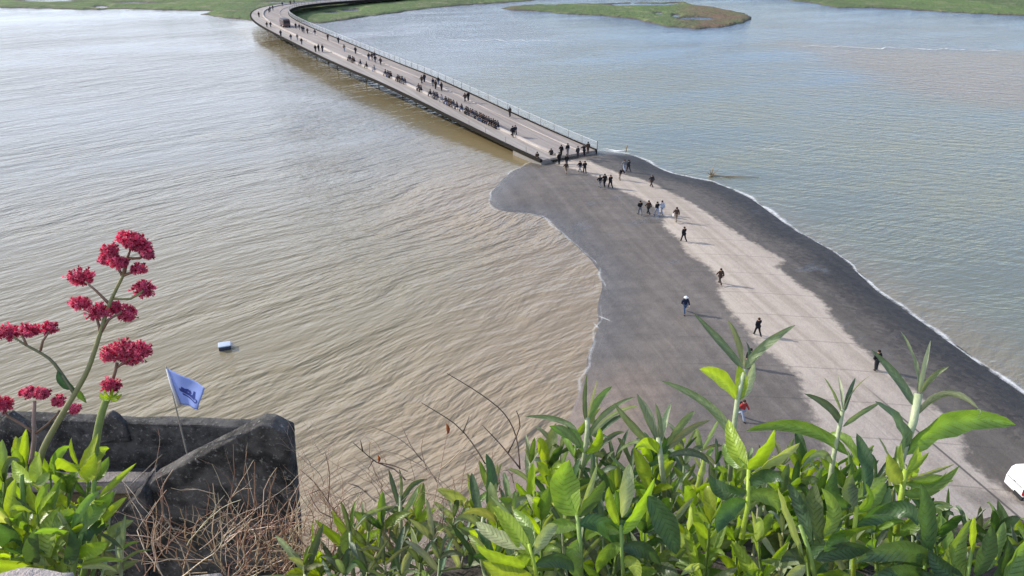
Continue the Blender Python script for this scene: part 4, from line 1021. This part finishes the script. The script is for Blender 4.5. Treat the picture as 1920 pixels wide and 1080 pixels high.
shoot('grey_shoot', 'leftmost small grey green shoot with an upright pair over one round leaf', 'shoot', [(664, 1090, 0), (658, 1040, 0), (657, 995, 0)], [
    ((656, 1000), (648, 965), (638, 940), 16, FELTD), ((658, 998), (662, 962), (668, 938), 15, MIDG), ((656, 1045), (650, 1018), (654, 990), 40, MIDG, dict(shape='ovate')), ((662, 995), (700, 960), (742, 950), 13, PALEG), ((660, 1060), (690, 1025), (735, 1045), 15, PALEG), ((655, 1060), (620, 1050), (600, 1075), 18, FELT)], 1.7, group=GS)
shoot('grey_shoot', 'small shoot with two dark upright leaves left of the bright leaf cluster', 'shoot', [(905, 1060, 0), (902, 1000, 0), (908, 955, 0)], [
    ((902, 972), (892, 925), (884, 886), 30, DRK), ((914, 950), (922, 900), (911, 850), 36, DRK), ((905, 970), (940, 945), (972, 918), 13, PALEG), ((903, 980), (930, 950), (952, 945), 12, PALEG), ((898, 985), (872, 970), (850, 985), 22, FELT), ((908, 965), (925, 930), (930, 905), 18, FELT), ((900, 1000), (860, 995), (830, 1015), 26, FELT), ((905, 1010), (890, 1030), (880, 1065), 30, DRK)], 1.6, group=GS)
GB = 'broad bright green plants along the lower edge'
def bigleaf(x0, y0, x1, y1, x2, y2, w_, c, roll=0.0): return ((x0, y0), (x1, y1), (x2, y2), w_, c, dict(mat=M_leaf, shape='ovate', roll=roll, fold=.3))
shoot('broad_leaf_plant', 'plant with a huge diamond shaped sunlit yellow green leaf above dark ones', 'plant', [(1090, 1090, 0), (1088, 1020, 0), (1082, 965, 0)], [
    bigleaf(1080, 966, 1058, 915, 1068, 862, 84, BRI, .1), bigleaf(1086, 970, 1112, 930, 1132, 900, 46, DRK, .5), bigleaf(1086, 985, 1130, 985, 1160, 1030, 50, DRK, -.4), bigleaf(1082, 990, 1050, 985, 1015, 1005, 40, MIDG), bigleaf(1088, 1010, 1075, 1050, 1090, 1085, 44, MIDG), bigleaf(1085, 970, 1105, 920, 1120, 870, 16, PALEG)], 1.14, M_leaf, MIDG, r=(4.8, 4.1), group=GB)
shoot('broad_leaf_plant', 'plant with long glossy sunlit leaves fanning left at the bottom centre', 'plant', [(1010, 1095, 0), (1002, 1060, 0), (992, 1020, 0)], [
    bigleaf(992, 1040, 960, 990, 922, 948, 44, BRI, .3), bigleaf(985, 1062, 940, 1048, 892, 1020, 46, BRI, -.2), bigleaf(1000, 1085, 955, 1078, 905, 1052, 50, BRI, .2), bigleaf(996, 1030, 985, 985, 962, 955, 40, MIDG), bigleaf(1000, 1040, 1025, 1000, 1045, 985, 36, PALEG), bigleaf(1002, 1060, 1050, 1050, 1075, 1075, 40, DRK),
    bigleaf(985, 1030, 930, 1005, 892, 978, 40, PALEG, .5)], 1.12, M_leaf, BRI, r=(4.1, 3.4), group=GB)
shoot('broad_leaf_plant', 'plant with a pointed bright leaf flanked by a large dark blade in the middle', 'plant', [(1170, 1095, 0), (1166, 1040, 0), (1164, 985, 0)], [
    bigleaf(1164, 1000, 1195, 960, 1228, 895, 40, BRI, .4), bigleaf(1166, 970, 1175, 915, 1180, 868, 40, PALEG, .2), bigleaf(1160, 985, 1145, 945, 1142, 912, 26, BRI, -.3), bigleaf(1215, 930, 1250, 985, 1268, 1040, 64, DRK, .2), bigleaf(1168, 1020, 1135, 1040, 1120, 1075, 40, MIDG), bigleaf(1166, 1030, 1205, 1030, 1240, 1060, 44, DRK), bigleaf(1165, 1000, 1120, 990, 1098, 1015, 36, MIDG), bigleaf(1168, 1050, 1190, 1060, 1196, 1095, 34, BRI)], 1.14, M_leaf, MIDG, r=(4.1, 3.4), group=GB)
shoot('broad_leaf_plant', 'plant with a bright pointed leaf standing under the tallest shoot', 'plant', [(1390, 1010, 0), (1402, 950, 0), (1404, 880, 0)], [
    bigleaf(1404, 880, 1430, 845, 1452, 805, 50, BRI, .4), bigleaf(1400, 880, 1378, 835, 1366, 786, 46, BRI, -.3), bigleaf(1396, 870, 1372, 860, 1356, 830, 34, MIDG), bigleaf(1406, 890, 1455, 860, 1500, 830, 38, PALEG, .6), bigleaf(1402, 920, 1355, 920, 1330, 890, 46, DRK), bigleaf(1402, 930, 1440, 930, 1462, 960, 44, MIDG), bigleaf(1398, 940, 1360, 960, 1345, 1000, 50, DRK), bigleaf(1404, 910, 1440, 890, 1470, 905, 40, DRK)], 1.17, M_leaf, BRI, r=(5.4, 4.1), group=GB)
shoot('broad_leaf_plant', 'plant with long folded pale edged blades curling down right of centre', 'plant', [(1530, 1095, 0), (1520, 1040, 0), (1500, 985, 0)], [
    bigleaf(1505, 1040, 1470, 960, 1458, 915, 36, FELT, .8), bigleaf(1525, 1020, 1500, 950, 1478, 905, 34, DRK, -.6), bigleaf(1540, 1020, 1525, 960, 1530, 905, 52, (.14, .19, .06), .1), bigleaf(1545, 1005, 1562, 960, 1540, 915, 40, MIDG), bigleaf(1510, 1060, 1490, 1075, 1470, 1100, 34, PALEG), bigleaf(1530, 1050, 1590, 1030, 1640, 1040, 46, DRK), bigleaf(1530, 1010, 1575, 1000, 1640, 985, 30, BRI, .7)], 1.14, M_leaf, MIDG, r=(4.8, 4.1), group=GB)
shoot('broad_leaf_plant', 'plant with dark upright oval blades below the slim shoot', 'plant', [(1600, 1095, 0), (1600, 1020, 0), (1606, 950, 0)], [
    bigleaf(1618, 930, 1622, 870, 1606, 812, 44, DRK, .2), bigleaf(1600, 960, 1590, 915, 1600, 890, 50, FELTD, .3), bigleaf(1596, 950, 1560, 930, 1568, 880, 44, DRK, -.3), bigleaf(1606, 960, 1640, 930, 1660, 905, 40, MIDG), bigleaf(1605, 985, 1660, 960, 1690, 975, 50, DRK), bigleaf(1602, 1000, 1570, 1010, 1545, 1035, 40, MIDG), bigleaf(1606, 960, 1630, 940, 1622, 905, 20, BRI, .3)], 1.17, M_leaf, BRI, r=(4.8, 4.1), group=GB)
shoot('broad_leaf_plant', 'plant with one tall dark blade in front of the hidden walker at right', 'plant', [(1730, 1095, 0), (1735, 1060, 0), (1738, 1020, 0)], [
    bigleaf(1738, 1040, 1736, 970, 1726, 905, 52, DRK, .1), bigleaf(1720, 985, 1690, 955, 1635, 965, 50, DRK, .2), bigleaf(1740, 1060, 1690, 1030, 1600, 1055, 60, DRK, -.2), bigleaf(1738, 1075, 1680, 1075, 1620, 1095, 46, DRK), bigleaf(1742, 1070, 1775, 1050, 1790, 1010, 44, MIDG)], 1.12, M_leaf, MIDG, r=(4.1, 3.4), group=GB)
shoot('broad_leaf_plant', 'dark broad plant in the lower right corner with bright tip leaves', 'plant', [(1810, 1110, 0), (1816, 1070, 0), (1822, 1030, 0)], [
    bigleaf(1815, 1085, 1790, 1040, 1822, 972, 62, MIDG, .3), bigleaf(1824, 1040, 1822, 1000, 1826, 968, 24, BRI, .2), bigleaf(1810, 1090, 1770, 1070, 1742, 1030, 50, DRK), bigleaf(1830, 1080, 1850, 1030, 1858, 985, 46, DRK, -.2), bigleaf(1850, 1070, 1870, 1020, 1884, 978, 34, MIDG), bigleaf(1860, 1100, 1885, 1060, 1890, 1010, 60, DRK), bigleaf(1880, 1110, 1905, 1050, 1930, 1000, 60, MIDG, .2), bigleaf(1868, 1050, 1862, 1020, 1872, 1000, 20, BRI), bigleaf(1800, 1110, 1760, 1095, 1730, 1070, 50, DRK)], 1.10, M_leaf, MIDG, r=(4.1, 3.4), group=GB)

# the dense undergrowth between them: one plant per stem, its leaves in one mesh
def top_env(x):
    pts = [(540, 1075), (620, 1050), (700, 1010), (800, 1000), (880, 960), (960, 925), (1010, 870), (1060, 830), (1150, 850), (1230, 855), (1320, 862), (1420, 880), (1520, 870), (1600, 880), (1680, 890), (1740, 950), (1780, 1010), (1860, 1010), (1960, 1000)]
    for (a, b), (c, d) in zip(pts, pts[1:]):
        if a <= x <= c: return b + (d - b) * (x - a) / (c - a)
    return 1000
def under_plant(x, ytop, ybase, depth, broad, label, group):
    k = depth / F; lean = rnd.uniform(-30, 30); n = max(3, int((ybase - ytop) / rnd.uniform(24, 34)))
    pts = [at(x + lean * (1 - t) ** 1.5, ybase + (ytop - ybase) * t, depth + .05 * math.sin(t * 3)) for t in [i / n for i in range(n + 1)]]
    o = tag(empty('leafy_plant', pts[0]), label, 'plant', group)
    mb = MB(); mb.col = jit(MIDG if broad else PALEG); mb.tube(pts, [(5 - 3 * i / n) * k for i in range(n + 1)], 6); mb.build('stem', M_stem, o, True)
    mb = MB(); ang = rnd.uniform(0, 3.1)
    base = rnd.choice(((BRI, BRI, MIDG, MIDG, DRK), (BRI, MIDG, MIDG, FELT, DRK), (DRK, DRK, MIDG, FELTD, MIDG), (MIDG, BRI, PALEG, FELT, MIDG))) if broad else rnd.choice(((FELT, FELT, FELTD, PALEG, MIDG), (FELTD, FELTD, DRK, FELT, FELTD)))
    for i in range(1, n + 1):
        t = i / n; ang += 1.57 + rnd.uniform(-.3, .3)
        for q in range(2 if i < n else 4):
            a = ang + q * (math.pi if i < n else math.pi / 2)
            L = (rnd.uniform(70, 135) if broad else rnd.uniform(65, 120)) * (1.1 - .45 * t) * k * 1.1
            el = rnd.uniform(.25, .95) + .4 * t
            d = Vector((math.cos(a) * math.cos(el), math.sin(a) * math.cos(el), math.sin(el)))
            p2 = pts[i] + d * L + Vector((0, 0, -L * rnd.uniform(-.1, .38))); p1 = pts[i] + d * L * .5 + Vector((0, 0, L * .05))
            leaf_geo(mb, pts[i], p1, p2, L * (rnd.uniform(.26, .38) if broad else rnd.uniform(.15, .23)), rnd.uniform(-.8, .8), rnd.uniform(.15, .6), jit(rnd.choice(base), .2), .06, 'ovate' if broad else 'long', i, 8)
    mb.build('foliage', M_leaf if broad else M_grey, o, True)
ug = 'undergrowth plants along the lower edge'
xs = 560
zones = [(560, 900, 'low grey green plant in the undergrowth left of the bright bottom leaves'), (900, 1200, 'green plant in the undergrowth around the huge diamond shaped leaf'), (1200, 1450, 'green plant in the undergrowth below the tallest shoot'),
         (1450, 1720, 'green plant in the undergrowth below the slim pale stemmed shoot'), (1720, 1990, 'green plant in the undergrowth in the lower right corner')]
def zone(x): return next((z[2] for z in zones if z[0] <= x < z[1]), zones[-1][2])
for row, (d0, yb, dy, step) in enumerate(((1.75, 1090, -8, 32), (1.52, 1120, 52, 36), (1.28, 1150, 120, 42))):
    x = 570 + row * 15
    while x < 1960:
        yt = top_env(x) + dy + rnd.uniform(-14, 40)
        if x < 860 and row > 0 and rnd.random() < .25: x += step; continue
        if yt < 1085:
            broad = rnd.random() < (.2 if x < 880 else .38 if row == 0 else .58)
            zl = zone(x); under_plant(x, yt, yb, d0 + rnd.uniform(-.08, .08), broad, (('broad leaved ' if broad else 'narrow leaved ') + zl), zl.replace('green plant in the ', '').replace('low grey ', '') + (' broad' if broad else ' narrow'))
        x += step * rnd.uniform(.75, 1.25)

# ------------------------------------------------------------------ red valerian at the left
CRIM = [(.60, .04, .12), (.46, .02, .075), (.70, .10, .20), (.30, .012, .045), (.80, .22, .33)]
def flower_head(parent, px, py, rx, ry, depth, dark=0.0, name='flower_head'):
    rx *= .9; ry *= .9
    k = depth / F; c = at(px, py, depth); mb = MB(); rt = Vector((1, 0, 0)); up = Vector((0, ST, CT)); fwv = VIEW
    n = int(70 + rx * ry * .24)
    for i in range(n):
        while True:
            v = Vector((rnd.uniform(-1, 1), rnd.uniform(-1, 1), rnd.uniform(-.9, 1)))
            if .35 < v.length < 1: break
        p = c + rt * v.x * rx * k + fwv * v.y * rx * k * .9 + up * v.z * ry * k
        mb.col = jit(rnd.choice(CRIM[1:4] if rnd.random() < dark else CRIM), .15)
        od = (rt * v.x + fwv * v.y + up * (v.z + .25)).normalized(); p += (p - c) * rnd.choice((0, 0, 0, .12, .28)); s = rnd.uniform(2.4, 4.3) * k
        a = od.orthogonal().normalized(); b = od.cross(a)
        b0 = len(mb.v); V = [p - od * s * 2.2]; Fs = []
        for q in range(5):                                     # five spreading petals
            an = q * 2 * math.pi / 5 + i; da = a * math.cos(an) + b * math.sin(an); db = a * math.cos(an + .6) + b * math.sin(an + .6); dc = a * math.cos(an - .6) + b * math.sin(an - .6)
            V += [p + db * s * .6, p + da * s * 1.35 + od * s * .3, p + dc * s * .6]; Fs += [(0, 1 + q * 3, 2 + q * 3, 3 + q * 3)]
        mb.add(V, Fs)
    m_ = MB()
    mb.col = (.20, .03, .035)
    mb.col = (.33, .02, .05); mb.ico(c - up * ry * k * .08, min(rx, ry) * k * .55, (1.25, 1.1, .85), 2)
    return mb.build(name, M_bract, parent)
RSTEM = (.20, .19, .075); BST = (.19, .11, .07)
def stalk(parent, pts, r0, r1, depth, col=RSTEM, name='stalk'):
    k = depth / F; P3 = spline([at(x, y, depth) for x, y in pts], .012); n = len(P3)
    mb = MB(); mb.col = col; mb.tube(P3, [(r0 + (r1 - r0) * i / max(1, n - 1)) * k for i in range(n)], 7); return mb.build(name, M_stem, parent, True)
dV = 1.28
v1 = tag(empty('red_valerian', at(70, 900, dV)), 'tall red valerian with many crimson flower heads on a long green stem', 'flower')
stalk(v1, [(66, 905), (80, 845), (112, 785), (142, 735), (166, 690), (188, 624), (206, 568), (232, 514)], 6.5, 3.0, dV, RSTEM, 'stem')
stalk(v1, [(188, 625), (182, 598), (168, 578), (158, 568)], 3, 2, dV, BST); stalk(v1, [(190, 622), (203, 600), (228, 586)], 3, 2, dV, BST); stalk(v1, [(205, 570), (180, 545), (160, 528)], 3, 2, dV, BST)
stalk(v1, [(212, 560), (245, 560), (268, 545)], 2.5, 2, dV); stalk(v1, [(230, 518), (220, 500), (206, 488)], 3, 2, dV, BST); stalk(v1, [(232, 514), (240, 480), (246, 462)], 4, 2, dV, BST); stalk(v1, [(232, 516), (256, 508), (262, 500)], 3, 2, dV, BST); stalk(v1, [(240, 485), (262, 484), (278, 475)], 3, 2, dV, BST)
for px, py, rx, ry, dk in ((152, 519, 27, 19, .1), (270, 541, 24, 19, .3), (250, 452, 27, 20, .5), (234, 446, 18, 14, .3), (206, 468, 18, 15, .1), (222, 491, 22, 14, .2), (196, 486, 13, 12, .1), (277, 476, 15, 13, .6), (260, 504, 17, 13, .7), (268, 462, 18, 15, .6),
                           (150, 568, 23, 14, .1), (184, 583, 24, 18, .2), (213, 576, 14, 14, .4), (238, 587, 20, 19, .3)): flower_head(v1, px, py, rx, ry, dV + rnd.uniform(-.02, .02), dk)
stalk(v1, [(140, 738), (118, 705), (92, 672), (45, 645), (25, 632)], 4, 2, dV, (.13, .13, .06)); stalk(v1, [(76, 658), (80, 640), (92, 622)], 2.5, 2, dV, BST); stalk(v1, [(50, 648), (45, 636), (40, 628)], 2.5, 2, dV, BST)
for px, py, rx, ry in ((16, 622, 22, 17), (55, 619, 22, 15), (94, 615, 16, 13), (-18, 626, 20, 16)): flower_head(v1, px, py, rx, ry, dV + .01, .1)
def pxleaf(parent, L, depth, mat=M_leaf):
    mb = MB(); k = depth / F; (x0, y0), (x1, y1), (x2, y2), w_, c = L[:5]; o = L[5] if len(L) > 5 else {}
    dd = o.get('d', rnd.uniform(-.05, .05)); leaf_geo(mb, at(x0, y0, depth), at(x1, y1, depth + dd / 2), at(x2, y2, depth + dd), w_ * k * 1.08, o.get('roll', rnd.uniform(-.4, .4)), o.get('fold', .35), jit(c, .08), .05, o.get('shape', 'ovate'), rnd.random() * 9, 10)
    return mb.build('leaf', mat, parent, True)
for L in (((140, 728), (118, 716), (108, 694), 22, DRK), ((140, 728), (152, 742), (162, 756), 20, DRK)): pxleaf(v1, L, dV)
v2 = tag(empty('red_valerian', at(178, 880, dV + .06)), 'red valerian with a dark crimson head above a green budding collar', 'flower')
stalk(v2, [(176, 860), (182, 815), (192, 770), (203, 742)], 7.5, 6.5, dV + .06, (.19, .24, .06), 'stem'); stalk(v2, [(207, 725), (215, 700), (220, 680)], 3.5, 3, dV + .06, BST); stalk(v2, [(218, 690), (240, 675), (255, 668)], 2.5, 2, dV + .06, BST)
for px, py, rx, ry, dk in ((205, 664, 20, 17, .2), (232, 652, 22, 18, .9), (262, 657, 27, 22, .4), (245, 672, 22, 15, .3), (207, 722, 20, 15, .1)): flower_head(v2, px, py, rx, ry, dV + .06 + rnd.uniform(-.02, .02), dk)
for i in range(9):
    a = i * .7; pxleaf(v2, ((207, 748), (207 + 13 * math.cos(a), 746 + 5 * math.sin(a)), (207 + 22 * math.cos(a), 738 + 10 * math.sin(a)), 10, BRI, dict(d=.02 * math.sin(a))), dV + .05)
v3 = tag(empty('red_valerian', at(58, 880, dV + .12)), 'small pinkish valerian with three heads on a thin pale stem at the far left', 'flower')
stalk(v3, [(58, 870), (64, 825), (63, 790), (65, 752)], 5, 3, dV + .12, (.30, .20, .17), 'stem'); stalk(v3, [(63, 812), (40, 795), (14, 780), (5, 765)], 2.5, 2, dV + .12, BST); stalk(v3, [(63, 815), (90, 795), (112, 770)], 2.5, 2, dV + .12, BST); stalk(v3, [(105, 778), (125, 775), (138, 770)], 2, 1.5, dV + .12, BST)
for px, py, rx, ry in ((54, 736, 17, 13), (78, 737, 16, 13), (4, 757, 22, 18), (110, 752, 13, 13), (140, 766, 12, 11), (-22, 762, 18, 14)): flower_head(v3, px, py, rx, ry, dV + .12, 0)
def bush(name, label, cat, base, leaves, depth, col=MIDG):
    o = tag(empty(name, at(*base, depth)), label, cat)
    xs_ = sum(L[2][0] for L in leaves) / len(leaves); stalk(o, [base, ((base[0] + xs_) / 2, base[1] - 60), (xs_, min(L[0][1] for L in leaves))], 6, 4, depth, col, 'stem')
    for L in leaves: pxleaf(o, L, depth)
    return o
bush('valerian_foliage', 'bright green leaf cluster at the foot of the tall valerian, far left', 'plant', (60, 1090), [
    ((62, 905), (40, 890), (24, 862), 34, BRI), ((66, 905), (70, 875), (74, 848), 34, BRI), ((66, 908), (88, 895), (92, 885), 26, MIDG), ((52, 1005), (36, 960), (20, 905), 46, MIDG), ((50, 1020), (25, 1010), (-10, 1030), 50, BRI), ((62, 1000), (85, 960), (118, 945), 36, BRI),
    ((60, 1010), (90, 985), (116, 950), 30, MIDG), ((40, 1040), (10, 1000), (-20, 985), 50, DRK), ((64, 1060), (30, 1062), (0, 1075), 44, DRK), ((70, 960), (60, 930), (54, 905), 26, BRI), ((0, 890), (-10, 884), (-25, 878), 16, BRI)], 1.22)
bush('valerian_foliage', 'sunlit yellow green leaves wrapped round the second valerian stem', 'plant', (150, 1095), [
    ((150, 880), (170, 850), (184, 812), 30, BRI), ((148, 885), (126, 870), (108, 858), 46, BRI), ((152, 890), (172, 880), (178, 848), 40, BRI), ((145, 870), (136, 845), (134, 820), 14, BRI), ((175, 900), (190, 885), (204, 856), 30, MIDG), ((172, 905), (182, 880), (190, 862), 16, PALEG),
    ((186, 935), (215, 905), (256, 868), 18, BRI), ((160, 960), (190, 945), (212, 920), 34, MIDG), ((150, 930), (160, 950), (152, 985), 36, MIDG)], 1.25)
bush('valerian_foliage', 'dense low valerian leaves above the pale wall at the lower left', 'plant', (130, 1110), [
    ((95, 1045), (92, 1000), (112, 950), 50, BRI), ((110, 1050), (100, 1010), (100, 975), 46, MIDG), ((130, 1010), (170, 990), (205, 985), 56, DRK), ((140, 1040), (175, 1030), (202, 1018), 40, BRI), ((120, 1055), (140, 1030), (132, 990), 40, DRK), ((150, 1060), (190, 1048), (235, 1052), 16, MIDG), ((150, 1065), (190, 1060), (220, 1072), 16, PALEG),
    ((70, 1055), (60, 1030), (68, 990), 40, DRK), ((160, 1055), (172, 1030), (178, 1000), 24, BRI), ((100, 1000), (122, 970), (140, 960), 40, MIDG), ((85, 1060), (70, 1040), (45, 1035), 30, MIDG), ((150, 1000), (180, 960), (196, 945), 40, MIDG)], 1.18)

for x, yt, dpt, br in ((8, 905, 1.3, 1), (45, 880, 1.33, 1), (95, 900, 1.3, 1), (128, 925, 1.28, 1), (165, 905, 1.32, 1), (205, 960, 1.28, 0), (190, 985, 1.22, 1), (70, 965, 1.2, 1), (20, 985, 1.2, 1), (135, 1000, 1.18, 1), (230, 1030, 1.22, 0)):
    under_plant(x, yt, 1105, dpt, br, 'leafy green plant in the cluster at the lower left below the red flowers' if br else 'narrow leaved plant at the right edge of the lower left leaf cluster', 'leaf cluster below the red flowers' + (' broad' if br else ' narrow'))

# ------------------------------------------------------------------ dry stems and twigs
M_straw = leafmat('dry_stem', (.4, .3, .2), .05, vein=0.0)
STR = [(.56, .43, .30), (.46, .32, .21), (.36, .20, .13), (.64, .52, .40), (.26, .15, .10)]
def wander(mb, p, d, L, r, n=7, wob=.25, branch=0.0, depth=0):
    pts = [p]; q = Vector(p); d = Vector(d).normalized()
    for i in range(n):
        d = (d + Vector((rnd.gauss(0, wob), rnd.gauss(0, wob), rnd.gauss(0, wob))) * .5).normalized(); q = q + d * L / n; pts.append(q.copy())
        if depth < 2 and rnd.random() < branch: wander(mb, q, (d + Vector((rnd.uniform(-1, 1), rnd.uniform(-.6, .6), rnd.uniform(-.3, .8)))), L * .45, r * .6, 5, wob, branch * .7, depth + 1)
    mb.tube(pts, [r * (1 - .6 * i / n) for i in range(n + 1)], 4, False); return pts
def brush(label, x0, x1, y0, y1, depth, n, Lpx, r=.0022, up=(0, 0, 1), wob=.3, branch=.12, cols=STR):
    o = tag(empty('dry_brush', at((x0 + x1) / 2, y1, depth)), label, 'dry brush', 'dry brush along the lower edge')
    k = depth / F; mb = MB()
    for i in range(n):
        mb.col = jit(rnd.choice(cols), .2); p = at(rnd.uniform(x0, x1), rnd.uniform(y0, y1), depth + rnd.uniform(-.12, .12)); d = Vector(up) + Vector((rnd.uniform(-.9, .9), rnd.uniform(-.6, .6), rnd.uniform(-.5, .6)))
        wander(mb, p, d, rnd.uniform(*Lpx) * k, r * rnd.uniform(.5, 1.25), 8, wob, branch)
    mb.build('stems', M_straw, o, True)
brush('tangle of pale dry stems in front of the dark turret wall', 260, 420, 1020, 1090, 1.9, 34, (80, 200), .0017)
brush('reddish dry stems fanning up at the right corner of the dark turret', 410, 540, 1000, 1090, 2.0, 62, (90, 240), .0017, up=(.5, 0, 1))
brush('straw coloured dry grass right of the dark turret corner', 530, 680, 1000, 1095, 1.9, 120, (50, 135), .0015, wob=.4)
brush('dry litter and broken stems under the small grey shoots', 660, 900, 1000, 1090, 1.85, 80, (50, 120), .0014, wob=.45, cols=STR + [(.4, .36, .32)])
brush('fine reddish twigs and seed stalks standing over the brown shallows', 590, 1010, 900, 1010, 1.85, 60, (50, 150), .0009, wob=.35, branch=.3, cols=[(.34, .20, .14), (.45, .32, .24), (.26, .15, .11)])
def stemset(label, lines, depth, col, r, leaves=(), cat='twig', grp='bare twigs over the brown shallows'):
    k = depth / F; o = tag(empty('dry_twig', at(*lines[0][0], depth)), label, cat, grp); 
    for i, ln in enumerate(lines):
        P3 = spline([at(x, y, depth + .03 * math.sin(i + j)) for j, (x, y) in enumerate(ln)], .02); n = len(P3)
        mb = MB(); mb.col = jit(col, .1); mb.tube(P3, [.72 * r * k * (1 - .55 * j / max(1, n - 1)) for j in range(n)], 5); mb.build('stem' if i == 0 else 'side_twig', M_straw, o, True)
    for x, y, s in leaves:
        mb = MB(); leaf_geo(mb, at(x, y + s, depth), at(x + 2, y, depth + .01), at(x - 1, y - s, depth), s * .95 * k, .3, .5, (.22, .055, .03), .1, 'ovate', 1, 6); mb.build('withered_leaf', M_leaf, o, True)
TW = (.10, .065, .05)
stemset('longest thin dark twig arching over the brown shallows', [[(975, 880), (968, 820), (945, 775), (900, 738), (838, 700)]], 1.75, TW, 2.2)
stemset('straight dark twig slanting left beside the wet concrete edge', [[(975, 878), (940, 835), (904, 797)], [(952, 850), (975, 800), (968, 770)]], 1.7, TW, 2.4)
stemset('slanting dark twig ending above the two dark upright leaves', [[(910, 870), (885, 830), (852, 794), (790, 755)], [(868, 812), (880, 780)]], 1.72, TW, 2.0)
stemset('dark twig with small withered leaf above the middle grey shoot', [[(760, 900), (740, 880), (705, 866), (662, 830)], [(705, 866), (735, 872), (765, 884)], [(700, 862), (690, 880)], [(680, 846), (676, 826)]], 1.72, TW, 2.2, [(709, 860, 8)])
stemset('pale forked twig with red brown withered leaf over the shallows', [[(810, 960), (822, 900), (838, 815), (842, 790)], [(820, 905), (790, 860), (745, 820), (690, 798)], [(826, 880), (860, 850), (900, 800)], [(790, 862), (770, 835), (750, 790)]], 1.75, (.36, .25, .19), 1.4, [(838, 804, 11)])
stemset('pale crooked twig left of the middle grey shoot', [[(705, 940), (688, 925), (672, 912), (660, 915), (640, 930)], [(688, 925), (682, 915)], [(672, 912), (650, 905)]], 1.8, (.48, .37, .28), 2.4)
stemset('fine reddish twigs spreading at the edge of the dry grass', [[(640, 980), (615, 940), (590, 905), (562, 880)], [(615, 940), (618, 890), (610, 850)], [(600, 918), (570, 930)], [(625, 955), (655, 930), (690, 920)], [(640, 975), (600, 960), (575, 915)]], 1.85, (.20, .11, .08), 1.8)
stemset('fine pale twigs crossing behind the two dark upright leaves', [[(860, 980), (840, 930), (800, 880), (740, 850), (690, 845)], [(840, 930), (870, 890), (930, 860)], [(800, 880), (790, 840), (800, 800)], [(845, 940), (800, 925), (760, 930)], [(858, 970), (880, 930), (920, 905), (985, 880)]], 1.8, (.38, .27, .21), 1.2)
stemset('bare tan twig in front of the sloping turret wall', [[(300, 1075), (285, 1010), (305, 965), (302, 920), (325, 880)], [(305, 965), (330, 1000)], [(290, 1020), (320, 985)]], 2.1, (.30, .24, .19), 3.2)
stemset('dry grey stalk leaning up to the right over the turret floor', [[(245, 910), (275, 880), (304, 852)]], 3.5, (.22, .18, .14), 1.6)
